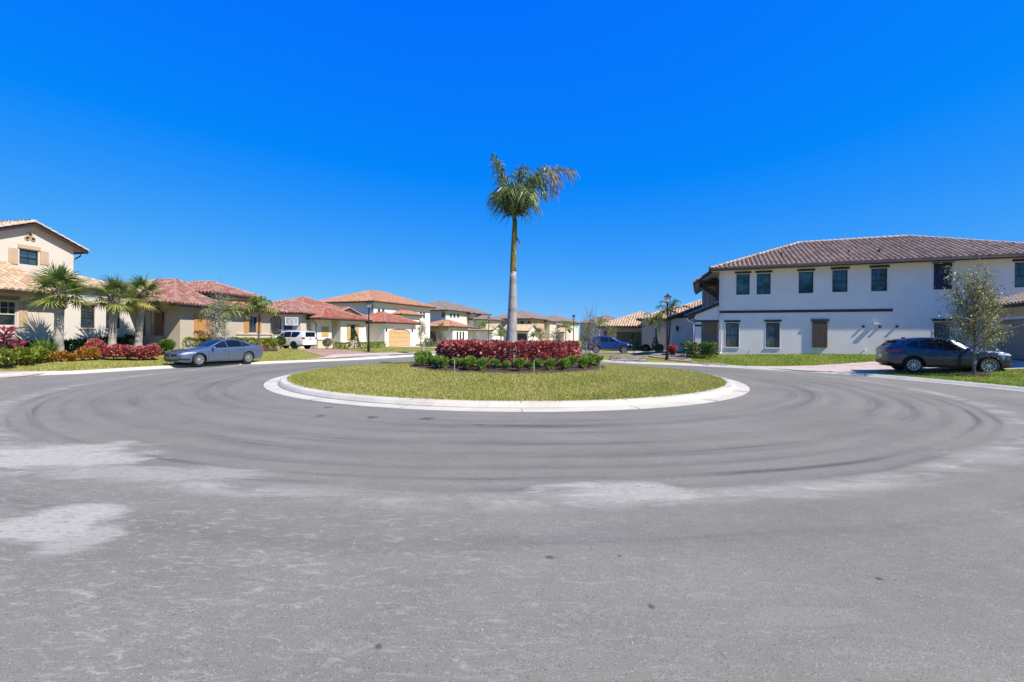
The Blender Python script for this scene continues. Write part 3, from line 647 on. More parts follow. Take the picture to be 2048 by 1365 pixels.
def window(root, wg, sd, h, frame='frame_dark', pane='glass', style='hung', lintel=None, sill=None, trim=None, lint_w=.09, lint_h=.14):
    O, t, n, L = wg.side(sd); s0, s1, z0, z1 = h; mb = MB(); k = .05
    slab(mb, O, t, n, s0, s0 + k, z0, z1, -.115, -.05); slab(mb, O, t, n, s1 - k, s1, z0, z1, -.115, -.05)
    slab(mb, O, t, n, s0 + k, s1 - k, z0, z0 + k, -.115, -.052); slab(mb, O, t, n, s0 + k, s1 - k, z1 - k, z1, -.115, -.052)
    zm = z0 + (z1 - z0) * .47; sm = (s0 + s1) / 2
    if style in ('hung', 'grid'):
        slab(mb, O, t, n, s0 + k, s1 - k, zm - .03, zm + .03, -.115, -.06)
        for q in (1 / 3, 2 / 3):
            if style == 'hung': slab(mb, O, t, n, s0 + (s1 - s0) * q - .012, s0 + (s1 - s0) * q + .012, zm + .03, z1 - k, -.11, -.075)
        if style == 'hung': slab(mb, O, t, n, s0 + k, s1 - k, (zm + z1) / 2 - .012, (zm + z1) / 2 + .012, -.11, -.077)
        if style == 'grid':
            slab(mb, O, t, n, sm - .015, sm + .015, z0 + k, z1 - k, -.11, -.075)
            slab(mb, O, t, n, s0 + k, s1 - k, (zm + z1) / 2 - .012, (zm + z1) / 2 + .012, -.11, -.077)
    wo_ = build('window', mb, M[frame], root, root.location)
    g = MB(); g.add([P3(O, t, n, s0, z0, -.1), P3(O, t, n, s1, z0, -.1), P3(O, t, n, s1, z1, -.1), P3(O, t, n, s0, z1, -.1)], [(0, 1, 2, 3)])
    build('pane', g, M[pane], wo_)
    wo_.children[0].data.transform(Matrix.Translation(-Vector(root.location)))
    if lintel:
        b = slab(MB(), O, t, n, s0 - lint_w, s1 + lint_w, z1 + .05, z1 + .05 + lint_h, -.02, .06); q = build('lintel', b, M[lintel], wo_, root.location)
    if sill:
        b = slab(MB(), O, t, n, s0 - .06, s1 + .06, z0 - .09, z0 - .005, -.02, .05); build('sill', b, M[sill], wo_, root.location)
    if trim:
        b = MB(); e = .045
        slab(b, O, t, n, s0 - e, s0, z0 - e, z1 + e, -.01, .018); slab(b, O, t, n, s1, s1 + e, z0 - e, z1 + e, -.01, .018)
        slab(b, O, t, n, s0, s1, z1, z1 + e, -.01, .017); slab(b, O, t, n, s0, s1, z0 - e, z0, -.01, .019)
        build('frame_trim', b, M[trim], wo_, root.location)
    return wo_
def shutter(root, wg, sd, h, m, boards=4, out=.05, lintel=None, label=None):
    O, t, n, L = wg.side(sd); s0, s1, z0, z1 = h; mb = MB(); bw = (s1 - s0) / boards
    for i in range(boards): slab(mb, O, t, n, s0 + i * bw + .006, s0 + (i + 1) * bw - .006, z0, z1, -.01, out)
    slab(mb, O, t, n, s0 + .01, s1 - .01, z0 + .01, z1 - .01, -.012, out - .015)
    o = build('shutter', mb, M[m], root, root.location)
    if lintel: build('lintel', slab(MB(), O, t, n, s0 - .09, s1 + .09, z1 + .03, z1 + .17, -.02, out + .03), M[lintel], o, root.location)
    if label: o['label'] = label
    return o
def trimbar(root, name, wg, sd, s0, s1, z0, z1, m, out=.05, base=-.01):
    O, t, n, L = wg.side(sd); return build(name, slab(MB(), O, t, n, s0, s1, z0, z1, base, out), M[m], root, root.location)
def garage(root, wg, sd, h, m, arch=0, panels=4, cols=6):
    O, t, n, L = wg.side(sd); s0, s1, z0, z1 = h; mb = MB(); ph = (z1 - z0) / panels
    for i in range(panels):
        mb_z0, mb_z1 = z0 + i * ph + .012, z0 + (i + 1) * ph - .012
        slab(mb, O, t, n, s0, s1, mb_z0, mb_z1, -.2, -.10)
        for c in range(cols):
            cw = (s1 - s0) / cols; slab(mb, O, t, n, s0 + c * cw + .08, s0 + (c + 1) * cw - .08, mb_z0 + .08, mb_z1 - .08, -.105, -.085)
    slab(mb, O, t, n, s0, s1, z0, z1, -.22, -.135)
    g = build('garage_door', mb, M[m], root, root.location)
    if arch:
        b = MB(); K = 14; pts = [(s0, z1), ] + [(s0 + (s1 - s0) * i / K, z1 + arch * (1 - (2 * i / K - 1) ** 2)) for i in range(K + 1)]
        V = []; 
        for i in range(K + 1):
            u = s0 + (s1 - s0) * i / K; za = z1 - arch + arch * math.sqrt(max(0, 1 - (2 * i / K - 1) ** 2))
            V += [P3(O, t, n, u, za, .002), P3(O, t, n, u, z1 + .02, .002)]
        b.add(V, [(2 * i, 2 * i + 2, 2 * i + 3, 2 * i + 1) for i in range(K)])
        V2 = [P3(O, t, n, s0 + (s1 - s0) * i / K, z1 - arch + arch * math.sqrt(max(0, 1 - (2 * i / K - 1) ** 2)), o) for i in range(K + 1) for o in (.002, -.13)]
        b.add(V2, [(2 * i, 2 * i + 1, 2 * i + 3, 2 * i + 2) for i in range(K)])
        build('arch', b, root['wallmat'] and M[root['wallmat']], g, root.location)
    return g
# roof tiles ------------------------------------------------------------------------------------------------
def tile_plane(mb, pts, tw=.30, ex=.37, seed=0):
    """cover a planar polygon (pts[0]-pts[1] is its eave, left to right seen from outside) with barrel tiles"""
    P = np.asarray(pts, float); e = P[1] - P[0]; e[2] = 0; e /= np.linalg.norm(e)
    nn = np.cross(P[1] - P[0], P[-1] - P[0]); nn /= np.linalg.norm(nn)
    if nn[2] < 0: nn = -nn
    u = np.cross(nn, e); u /= np.linalg.norm(u)
    A = (P - P[0]) @ e; B = (P - P[0]) @ u; poly = np.c_[A, B]
    mb.add(P, [tuple(range(len(P)))], 0, .1)
    i = np.arange(math.floor(A.min() / tw), math.ceil(A.max() / tw)); j = np.arange(0, math.ceil(B.max() / ex))
    II, JJ = np.meshgrid(i, j); a = II.ravel() * tw; b = JJ.ravel() * ex - .06
    ca, cb = a + tw / 2, np.maximum(b + ex * .55, .02)
    ok = poly_sd(ca, cb, poly) < .03; a, b = a[ok], b[ok]; n = len(a)
    if not n: return
    a = a + rng.normal(0, .006, n); b = b + rng.normal(0, .008, n)
    f = np.array([0, .17, .42, .68, .88, 1.0]) * tw * 1.04; h = np.array([.0, .095, .135, .10, .0, .0]) * (tw / .3)
    rr = rng.random(n); lift = .035
    def pt(k, top): return P[0] + np.outer(a + f[k], e) + np.outer(b + (ex * 1.08 if top else 0), u) + np.outer(np.full(n, h[k] + (0.004 if top else lift)), nn)
    def lo(k): return P[0] + np.outer(a + f[k], e) + np.outer(b, u) + np.outer(np.full(n, .004), nn)
    for k in range(5):
        mb.quads(np.stack([pt(k, 0), pt(k + 1, 0), pt(k + 1, 1), pt(k, 1)], 1), 0, rr)
        mb.quads(np.stack([lo(k), lo(k + 1), pt(k + 1, 0), pt(k, 0)], 1), 0, rr)
def cap_line(mb, p, q, r=.125, seg=.38):
    p, q = np.asarray(p, float), np.asarray(q, float); L = np.linalg.norm(q - p); k = max(1, int(L / seg)); d = (q - p) / k
    sd = np.cross(d, [0, 0, 1.0]); sd /= np.linalg.norm(sd) + 1e-9; up = np.cross(sd, d); up /= np.linalg.norm(up)
    for i in range(k):
        a = p + d * (i - .06); b = p + d * (i + 1.06); V = []
        for (c, rr, z) in ((a, r * 1.12, .075), (b, r * .92, .05)):
            for g in np.linspace(-.15, math.pi + .15, 6): V.append(c + sd * rr * math.cos(g) + up * (rr * .85 * math.sin(g) + z))
        mb.add(V, [(m, m + 1, m + 7, m + 6) for m in range(5)] + [(0, 1, 2, 3, 4, 5)[::-1]])
def eaves(root, ring_pts, m_soffit, m_gutter, wall_inset=.55, h=.16):
    """gutter/fascia board round the roof edge and soffit beneath; ring_pts counter-clockwise eave corners"""
    R = np.asarray(ring_pts, float); g = MB(); n = len(R); c = R.mean(0)
    for i in range(n):
        p, q = R[i], R[(i + 1) % n]; d = q - p; d2 = norm2(d); o = np.array([d2[1], -d2[0], 0])
        if np.dot(o[:2], ((p + q) / 2 - c)[:2]) < 0: o = -o
        V = [p + o * a + np.array([0, 0, z]) for a, z in ((-.02, .0), (.10, .0), (.12, -h * .55), (.07, -h), (-.02, -h))]; W = [v + (q - p) for v in V]
        ext = np.array([d2[0], d2[1], 0]) * .11; V = [v - ext for v in V]; W = [v + ext for v in W]
        g.add(V + W, [(k, (k + 1) % 5, 5 + (k + 1) % 5, 5 + k) for k in range(5)] + [(0, 1, 2, 3, 4), (9, 8, 7, 6, 5)])
    build('gutter', g, M[m_gutter], root, root.location)
    s = MB().add(R - np.array([0, 0, h - .03]), [tuple(range(n))[::-1]]); build('soffit', s, M[m_soffit], root, root.location)
def hip_roof(root, wg, m, cap, over=.55, pitch=.38, ov=None, kind='hip', tw=.30, soffit='soffit', gutter='brown', ridge_dir=None, zoff=0, caps=True):
    oF, oR, oB, oL = ov or (over,) * 4
    a0, a1, b0, b1, z = -oL, wg.w + oR, -oF, wg.d + oB, wg.z1 + zoff
    q = lambda a, b, zz: np.array(wg.p(a, b, zz))
    W, D = a1 - a0, b1 - b0; mb = MB(); cb = MB()
    ex = .37 * tw / .3
    if kind == 'hip':
        h = min(W, D) / 2; zr = z + h * pitch
        c = [q(a0, b0, z), q(a1, b0, z), q(a1, b1, z), q(a0, b1, z)]
        if W >= D: r0, r1 = q(a0 + h, b0 + h, zr), q(a1 - h, b0 + h, zr); planes = [[c[0], c[1], r1, r0], [c[1], c[2], r1], [c[2], c[3], r0, r1], [c[3], c[0], r0]]; hips = [(c[0], r0), (c[3], r0), (c[1], r1), (c[2], r1), (r0, r1)]
        else: r0, r1 = q(a0 + h, b0 + h, zr), q(a0 + h, b1 - h, zr); planes = [[c[0], c[1], r0], [c[1], c[2], r1, r0], [c[2], c[3], r1], [c[3], c[0], r0, r1]]; hips = [(c[0], r0), (c[1], r0), (c[2], r1), (c[3], r1), (r0, r1)]
        ringp = c
    elif kind in ('gable_a', 'gable_b'):                   # ridge along a (gables left/right) or along b (gables front/back)
        if kind == 'gable_a':
            zr = z + D / 2 * pitch; r0, r1 = q(a0, (b0 + b1) / 2, zr), q(a1, (b0 + b1) / 2, zr); c = [q(a0, b0, z), q(a1, b0, z), q(a1, b1, z), q(a0, b1, z)]
            planes = [[c[0], c[1], r1, r0], [c[2], c[3], r0, r1]]
        else:
            zr = z + W / 2 * pitch; r0, r1 = q((a0 + a1) / 2, b0, zr), q((a0 + a1) / 2, b1, zr); c = [q(a0, b0, z), q(a1, b0, z), q(a1, b1, z), q(a0, b1, z)]
            planes = [[c[1], c[2], r1, r0], [c[3], c[0], r0, r1]]
        hips = [(r0, r1)]; ringp = None
        for pl in planes: hips += [(pl[0], pl[3]), (pl[1], pl[2])]
    for pl in planes: tile_plane(mb, pl, tw, ex)
    rf = build('roof', mb, M[m], root, root.location)
    if caps:
        for p0, p1 in hips: cap_line(cb, p0, p1)
        build('ridge_cap', cb, M[cap], rf, root.location)
    if ringp is not None: eaves(root, ringp, soffit, gutter)
    else:
        for pl in planes:
            g = MB(); p, qq = pl[0], pl[1]; d2 = norm2(qq - p); o = np.array([d2[1], -d2[0], 0]); mid = (p + qq) / 2; cen = (pl[2] + pl[3]) / 2
            if np.dot(o[:2], (mid - cen)[:2]) < 0: o = -o
            V = [p + o * a + np.array([0, 0, zz]) for a, zz in ((-.02, 0), (.1, 0), (.12, -.09), (.07, -.15), (-.02, -.15))]; g.add(V + [v + qq - p for v in V], [(k, (k + 1) % 5, 5 + (k + 1) % 5, 5 + k) for k in range(5)] + [(0, 1, 2, 3, 4), (9, 8, 7, 6, 5)])
            for s_, r_ in ((pl[0], pl[3]), (pl[1], pl[2])):  # rake boards
                dn = np.array([0, 0, -.2]); w_ = (pl[1] - pl[0]) / np.linalg.norm(pl[1] - pl[0]) * .06 * (1 if s_ is pl[1] else -1)
                V = [s_, r_, r_ + dn, s_ + dn]; g.add([v for v in V] + [v + w_ for v in V], [(0, 1, 2, 3), (7, 6, 5, 4), (0, 4, 5, 1), (2, 6, 7, 3), (1, 5, 6, 2), (0, 3, 7, 4)])
            build('gutter', g, M[gutter], root, root.location)
            build('soffit', MB().add(np.asarray(pl) - np.array([0, 0, .06]), [tuple(range(len(pl)))[::-1]]), M[soffit], root, root.location)
        base = wg.z1                       # gable triangles in the wall colour
        if kind == 'gable_b':
            zt = z + wg.w / 2 * pitch + oL * pitch - .03
            for b in (0, wg.d): build('gable_wall', MB().add([q(0, b, base), q(wg.w, b, base), q(wg.w, b, z + oR * pitch - .05), q(wg.w / 2, b, zt), q(0, b, z + oL * pitch - .05)], [(0, 1, 2, 3, 4)] if b == 0 else [(4, 3, 2, 1, 0)]), M[root['wallmat']], root, root.location)
        else:
            zt = z + wg.d / 2 * pitch + oF * pitch - .03
            for a in (0, wg.w): build('gable_wall', MB().add([q(a, 0, base), q(a, wg.d, base), q(a, wg.d, z + oB * pitch - .05), q(a, wg.d / 2, zt), q(a, 0, z + oF * pitch - .05)], [(0, 1, 2, 3, 4)] if a else [(4, 3, 2, 1, 0)]), M[root['wallmat']], root, root.location)
    return rf
def shed_roof(root, m, p0, p1, p2, p3, tw=.3, rake='brown', cap=None):   # p0,p1 eave; p2,p3 top
    P = [np.asarray(p, float) for p in (p0, p1, p2, p3)]; mb = MB(); tile_plane(mb, P, tw, .37 * tw / .3); rf = build('roof', mb, M[m], root, root.location)
    dn = np.array([0, 0, -.2]); off = (P[1] - P[0]) / np.linalg.norm(P[1] - P[0]) * .05
    for s_, r_, w_ in ((P[0], P[3], -off), (P[1], P[2], off)):
        V = [s_ + np.array([0, 0, .03]), r_ + np.array([0, 0, .03]), r_ + dn, s_ + dn]; build('rake_board', MB().add(V + [v + w_ for v in V], [(0, 1, 2, 3), (7, 6, 5, 4), (0, 4, 5, 1), (2, 6, 7, 3), (1, 5, 6, 2), (0, 3, 7, 4)]), M[rake], root, root.location)
    build('soffit', MB().add([p - np.array([0, 0, .1]) for p in P], [(3, 2, 1, 0)]), M['soffit_white'], root, root.location)
    return rf
def house(name, label, wg, wallmat):
    c = wg.xy(wg.w / 2, wg.d / 2); r = empty(name, (c[0], c[1], wg.z0), 0, label, 'house'); r['wallmat'] = wallmat; return r
def downspout(root, wg, sd, s, z0, z1, m='brown', kick=.5):
    O, t, n, L = wg.side(sd); mb = MB(); P = lambda o, z: P3(O, t, n, s, z, o)
    mb.tube([P(kick, z1), P(kick, z1 - .15), P(.08, z1 - .5), P(.08, z0 + .1), P(.2, z0)], .045, 6); return build('downspout', mb, M[m], root, root.location)
def panel_arch(root, name, wg, sd, s0, s1, z0, z1, m, out=.02, parent=None, rim=None):
    O, t, n, L = wg.side(sd); r = (s1 - s0) / 2; K = 12
    out_l = [(s0, z0), (s1, z0)] + [((s0 + s1) / 2 + r * math.cos(g), z1 - r + r * math.sin(g)) for g in np.linspace(0, math.pi, K)]
    V = [P3(O, t, n, a, z, out) for a, z in out_l] + [P3(O, t, n, a, z, -.02) for a, z in out_l]; k = len(out_l)
    mb = MB().add(V, [tuple(range(k))] + [(i, i + k, (i + 1) % k + k, (i + 1) % k) for i in range(k)])
    return build(name, mb, M[m], parent or root, root.location)
TK = norm2((.9225, -.386)); NK = np.array([TK[1], -TK[0]]); TB = norm2((.13, .99)); TA = norm2((.2, .98)); TS = norm2((.42, .91)); TC = norm2((.45, .89))
# --- white two-storey house on the right
kx, ky, _ = AT(1438, 33.0)
wK = Wing((kx, ky), TK, 18.9, 12, .7, 6.78)
hK = house('white_house', 'long white two-storey house with grey-brown tiled roof and tan side garage behind the slate crossover', wK, 'white')
LW = [wK.px('F', *b) for b in ((1451.3, 646.3, 1477.7, 694.4), (1531.6, 645.6, 1559.3, 695.5), (1866.9, 644, 1901.8, 697))]
UW = [wK.px('F', *b) for b in ((1472.7, 548.9, 1499.3, 589.8), (1513.5, 547.4, 1541.2, 588.9), (1597.3, 544.1, 1626.8, 586.7), (1664.6, 540.6, 1695.1, 584.5), (1742.3, 537.2, 1774.6, 582.8), (2029, 524.9, 2064, 575))]
walls(hK, wK, M['white'], {'F': LW + UW})
for h in LW[:2]: window(hK, wK, 'F', h, pane='glass_screen', style='hung', lintel='brown', sill='trim_white', trim='trim_white')
window(hK, wK, 'F', LW[2], frame='frame_pale', pane='glass_screen', style='plain', lintel='brown', trim='trim_white')
for i, h in enumerate(UW): window(hK, wK, 'F', h, pane='glass_teal' if i < 3 else 'glass', style='plain' if i < 3 else 'hung', lintel='brown', trim='trim_white')
s = shutter(hK, wK, 'F', wK.px('F', 1624.3, 644, 1654.2, 695.5), 'brownwood', 5, .13, 'brown', 'closed brown board shutter on the lower storey')
s = shutter(hK, wK, 'F', wK.px('F', 1867.4, 527, 1903.6, 579), 'navy', 5, .06, 'navy', 'closed navy board shutter on the upper storey')
b0, b1 = on_wall(wK.P, TK, 1442, 624.5), on_wall(wK.P, TK, 1785, 622)
trimbar(hK, 'trim_band', wK, 'F', .02, b1[0], b0[1] - .09, b0[1] + .09, 'brown', .04)
for px, py in ((1725.9, 653.3), (1759, 653.8), (1793, 653.3)):
    s_, z_ = on_wall(wK.P, TK, px, py); P = P3(wK.P, TK, wK.n, s_, z_); P2 = P3(wK.P, TK, wK.n, s_, z_ - .01, .12)
    build('vent_pipe', MB().tube([P, P2], [.075, .075], 10), M['brown'], hK, hK.location)
s_, z_ = on_wall(wK.P, TK, 1750, 648.7); mb = MB(); slab(mb, wK.P, TK, wK.n, s_ - .13, s_ + .13, z_ - .02, z_ + .11, 0, .22); slab(mb, wK.P, TK, wK.n, s_ - .05, s_ + .05, z_ - .1, z_ + .06, 0, .18)
build('wall_light', mb, M['white_plastic'], hK, hK.location)
s_, z_ = on_wall(wK.P, TK, 1729.7, 700); build('hose_bib', MB().tube([P3(wK.P, TK, wK.n, s_, z_), P3(wK.P, TK, wK.n, s_, z_, .16), P3(wK.P, TK, wK.n, s_, z_ - .07, .18)], .035, 6), M['white_plastic'], hK, hK.location)
s_, z_ = on_wall(wK.P, TK, 1500, 702); build('hose_bib', MB().tube([P3(wK.P, TK, wK.n, s_, z_), P3(wK.P, TK, wK.n, s_, z_, .12), P3(wK.P, TK, wK.n, s_, z_ - .06, .14)], .025, 6), M['steel'], hK, hK.location)
rfK = hip_roof(hK, wK, 'roof_grey', 'cap_pale', .62, .40, soffit='soffit_white')
for px, a_, b_ in ((0, 4.2, 1.9), (0, 8.2, 1.6), (0, 9.8, 1.2)):
    z_ = wK.z1 + (b_ + .62) * .40; q = wK.xy(a_, b_); build('roof_vent', MB().tube([(q[0], q[1], z_), (q[0], q[1], z_ + .32)], [.06, .06], 8), M['brown'], hK, hK.location)
mb = MB(); O, t, n, L = wK.side('F'); mb.tube([P3(O, t, n, .12, 6.55, .1), P3(O, t, n, .12, .75, .1), P3(O, t, n, .12, .6, .35)], .055, 8); build('downspout', mb, M['gutter_white'], hK, hK.location)
# porch on the street side
def Kp(a, b, z): q = wK.xy(a, b); return (q[0], q[1], z)
shed_roof(hK, 'roof_grey', Kp(-2.3, 3.6, 3.4), Kp(-2.3, .05, 3.4), Kp(.0, .05, 4.38), Kp(.0, 3.6, 4.38))
mb = MB()
for b in (.12, .34): pass
F4 = [(-1.62, 3.08), (-.02, 3.08), (-.02, 4.2), (-1.62, 3.52)]
V = [Kp(a, .12, z) for a, z in F4] + [Kp(a, .34, z) for a, z in F4]; mb.add(V, [(0, 1, 2, 3), (7, 6, 5, 4), (0, 3, 7, 4), (0, 4, 5, 1)]); build('porch_header', mb, M['white'], hK, hK.location)
def boxab(a0, a1, b0, b1, z0, z1):
    V = [Kp(a, b, z) for a in (a0, a1) for b in (b0, b1) for z in (z0, z1)]
    return MB().add(V, [(0, 1, 3, 2), (4, 6, 7, 5), (0, 4, 5, 1), (2, 3, 7, 6), (0, 2, 6, 4), (1, 5, 7, 3)], 0, .5)
c_ = build('porch_column', boxab(-1.62, -1.2, .11, .5, .3, 3.08), M['white'], hK, hK.location); build('column_band', boxab(-1.65, -1.17, .08, .53, 2.62, 2.76), M['brown'], c_, hK.location)
build('porch_beam', boxab(-1.66, -.0, .09, .13, 2.96, 3.09), M['brown'], hK, hK.location)
build('downspout', MB().tube([Kp(-2.2, -.02, 3.25), Kp(-2.1, -.02, 3.05), Kp(-1.72, -.02, 2.8), Kp(-1.72, -.02, .6)], .05, 8), M['gutter_white'], hK, hK.location)
build('porch_wall', boxab(-1.2, .02, 3.3, 3.5, .3, 4.2), M['taupe'], hK, hK.location)
w2 = Wing(wK.xy(-3.6, 5), TK, 3.5, 6.5, .6, 3.45); walls(hK, w2, M['white'])
shed_roof(hK, 'roof_grey', Kp(-4.1, 11.8, 3.3), Kp(-4.1, 4.7, 3.3), Kp(-.9, 4.7, 4.55), Kp(-.9, 11.8, 4.55))
lan = MB(); q = Kp(-3.1, 4.9, 2.55); lan.box(q, (.14, .14, .3)).box((q[0], q[1], q[2] + .19), (.2, .2, .05)).box((q[0], q[1], q[2] - .18), (.1, .1, .08)); build('wall_lantern', lan, M['black_metal'], hK, hK.location)
w3 = Wing(wK.xy(-1.15, 3.9), TK, 1.3, 5, 4.6, 6.3); walls(hK, w3, M['greywall'], name='bay_wall')
mb = MB()
for a in (-1.1, -.75, -.4): mb.n; v = boxab(a - .02, a + .02, 3.86, 3.9, 4.3, 6.2); build('batten', v, M['white'], hK, hK.location)
shed_roof(hK, 'roof_grey', Kp(-1.72, 8.6, 5.92), Kp(-1.72, .1, 5.92), Kp(-.5, .1, 6.72), Kp(-.5, 8.6, 6.72))
for b in (.45, 1.9, 3.4):
    mb = MB(); mb.tube([Kp(-1.4, b, 6.03), Kp(-.05, b, 6.03)], .06, 4).tube([Kp(-1.3, b, 5.98), Kp(-.06, b, 5.0)], .055, 4).tube([Kp(-.06, b, 6.1), Kp(-.06, b, 4.55)], .06, 4); build('bracket', mb, M['brown'], hK, hK.location)
# side garage
TG = NK; wL = Wing(wK.xy(14.65, 0), TG, 8.2, 6.5, .42, 3.72)
hd = wL.px('F', 1999, 641, 2042, 728); hd = (1.35, 6.3, .36, 2.95)
hK['wallmat'] = 'tan'; walls(hK, wL, M['tan'], {'F': [hd]}, name='garage_wall')
garage(hK, wL, 'F', hd, 'door_taupe', 0, 5, 8)
trimbar(hK, 'door_surround', wL, 'F', hd[0] - .14, hd[1] + .14, hd[3], hd[3] + .16, 'trim_white', .05)
for a in (hd[0] - .14, hd[1]): trimbar(hK, 'door_surround', wL, 'F', a, a + .14, .3, hd[3] - .003, 'trim_white', .045)
trimbar(hK, 'corbel', wL, 'F', hd[0] + 1.15, hd[0] + 1.4, hd[3] + .02, hd[3] + .32, 'trim_white', .14)
trimbar(hK, 'frieze', wL, 'F', .0, 8.2, 3.4, 3.66, 'cream', .06)
hip_roof(hK, wL, 'roof_grey', 'cap_pale', .55, .38, soffit='soffit', ov=(.6, .6, .3, .3)); hK['wallmat'] = 'white'
# --- cream gabled house on the left
P0 = np.array([-26.5, 24.5]) - TA * 6; sA = on_wall(P0, TA, 105, 640)[0]; sB = on_wall(P0, TA, 272, 640)[0]
wA1 = Wing(P0, TA, sA, 8, .75, 3.95); wA2 = Wing(wA1.xy(sA, .02), TA, sB - sA, 9, .75, 4.5)
hA = house('gabled_house', 'cream two-storey gabled house behind the three fan palms at the left edge', wA1, 'cream')
h1 = wA1.px('F', -14, 602, 34, 652); walls(hA, wA1, M['cream'], {'F': [h1]})
window(hA, wA1, 'F', h1, frame='frame_pale', style='hung', lintel='taupe_trim', sill='stone', lint_h=.2); shutter(hA, wA1, 'F', wA1.px('F', 37, 604.6, 54.5, 654.8), 'shutter_tan', 2)
h2 = [wA2.px('F', 161.5, 612, 189.5, 656.1), wA2.px('F', 211.9, 614, 240.1, 657.5)]; walls(hA, wA2, M['ivory'], {'F': h2})
for h in h2: window(hA, wA2, 'F', h, frame='frame_dark', pane='glass', style='hung', lintel='taupe_trim', sill='cream', lint_h=.17)
q = lambda a, b, z: wA1.p(a, b, z)
shed_roof(hA, 'roof_tan', q(-.5, -.6, 3.95), q(sA + .05, -.6, 3.95), q(sA + .05, 3.7, 5.85), q(-.5, 3.7, 5.85))
mb = MB(); O, t, n, L = wA1.side('F'); slab(mb, O, t, n, -.5, sA + .02, 3.78, 3.96, .58, .72); build('gutter', mb, M['brown'], hA, hA.location)
hip_roof(hA, wA2, 'roof_tan', 'cap_pale', .18, .34)
wAg = Wing((-29.9, 25.2), TA, 4.6, 8, 4.2, 7.2); hg = wAg.px('F', 38.8, 500.5, 76.5, 530)
hg = (hg[0], hg[1], hg[2], hg[3]); walls(hA, wAg, M['cream'], {'F': [hg]}, name='upper_wall'); window(hA, wAg, 'F', hg, pane='glass_teal', style='grid', lintel='shutter_tan', lint_h=.22)
shutter(hA, wAg, 'F', wAg.px('F', 16.4, 496.5, 35.6, 528), 'shutter_tan', 1, .04); shutter(hA, wAg, 'F', wAg.px('F', 79.5, 503.5, 97, 530), 'shutter_tan', 1, .04)
hip_roof(hA, wAg, 'roof_tan', 'cap_pale', .45, .43, ov=(.3, .55, .3, .55), kind='gable_b')
for px, py in ((59.6, 469.6), (53.6, 476.5), (65.4, 478.6)):
    s_, z_ = on_wall(wAg.P, TA, px, py); mb = MB(); a_ = np.array(P3(wAg.P, TA, wAg.n, s_, z_, -.02)); b_ = np.array(P3(wAg.P, TA, wAg.n, s_, z_, .05)); mb.tube([a_, b_], [.13, .13], 14); o = build('gable_vent', mb, M['shutter_tan'], hA, hA.location)
    build('vent_opening', MB().tube([a_, b_ + (b_ - a_) * .08], [.085, .085], 12), M['brown'], o, hA.location)
downspout(hA, wAg, 'R', .15, 4.6, 7.05)
# --- plum-red tiled house behind the sedan
wB = Wing(AT(360, 30.3)[:2], TB, 9.3, 11, .7, 3.72)
hB = house('red_tiled_house', 'one-storey beige house with plum red tiles and ochre shutters behind the silver-blue sedan', wB, 'beige')
hw = wB.px('F', 497.5, 633.7, 512.7, 665.5); walls(hB, wB, M['beige'], {'F': [hw]})
window(hB, wB, 'F', hw, style='grid'); sh = wB.px('F', 388, 628, 420, 681); shutter(hB, wB, 'F', sh, 'shutter_orange', 4)
shutter(hB, wB, 'F', wB.px('F', 487.4, 633.7, 497.2, 665.5), 'shutter_orange', 2); shutter(hB, wB, 'F', wB.px('F', 513, 633.7, 522, 665.5), 'shutter_orange', 2)
z_ = on_wall(wB.P, TB, 500, 668)[1]; s0 = on_wall(wB.P, TB, 472, 668)[0]; trimbar(hB, 'stone_ledge', wB, 'F', s0, wB.w + .05, z_ - .07, z_ + .05, 'stone', .12); trimbar(hB, 'stone_skirt', wB, 'F', s0 + .05, wB.w + .02, .2, z_ - .07, 'stone', .05)
for bx in ((283.5, 631, 290.5, 671.6), (309.6, 626, 324.8, 671.6)): shutter(hB, wB, 'L', wB.px('L', *bx), 'shutter_dark', 3)
s_ = on_wall(*wB.side('L')[:2], 328.5, 650)[0]; downspout(hB, wB, 'L', s_, .8, 3.65, 'black_metal', .55)
bx = wB.px('L', 298, 650, 305, 672); O, t, n, L = wB.side('L'); mb = MB(); slab(mb, O, t, n, *bx, 0, .16); slab(mb, O, t, n, bx[0] + .1, bx[0] + .16, bx[3], bx[3] + .9, 0, .06); build('meter_box', mb, M['taupe'], hB, hB.location)
hip_roof(hB, wB, 'roof_plum', 'cap_red', .65, .40, ov=(.6, .6, .6, .95), soffit='soffit')
wB1 = Wing(wB.xy(4.0, .9), TB, 4.6, 6, 3.9, 4.85); walls(hB, wB1, M['beige'], name='raised_wall'); hip_roof(hB, wB1, 'roof_plum', 'cap_red', .4, .40)
downspout(hB, wB, 'F', wB.w - .12, .8, 3.62, 'brown', .5)
tB2 = norm2((.99, -.10)); rx, ry, _ = AT(601, 47.6); wB2 = Wing((rx - tB2[0] * 8, ry - tB2[1] * 8), tB2, 8, 9, .5, 3.98); walls(hB, wB2, M['cream'], name='wing_wall')
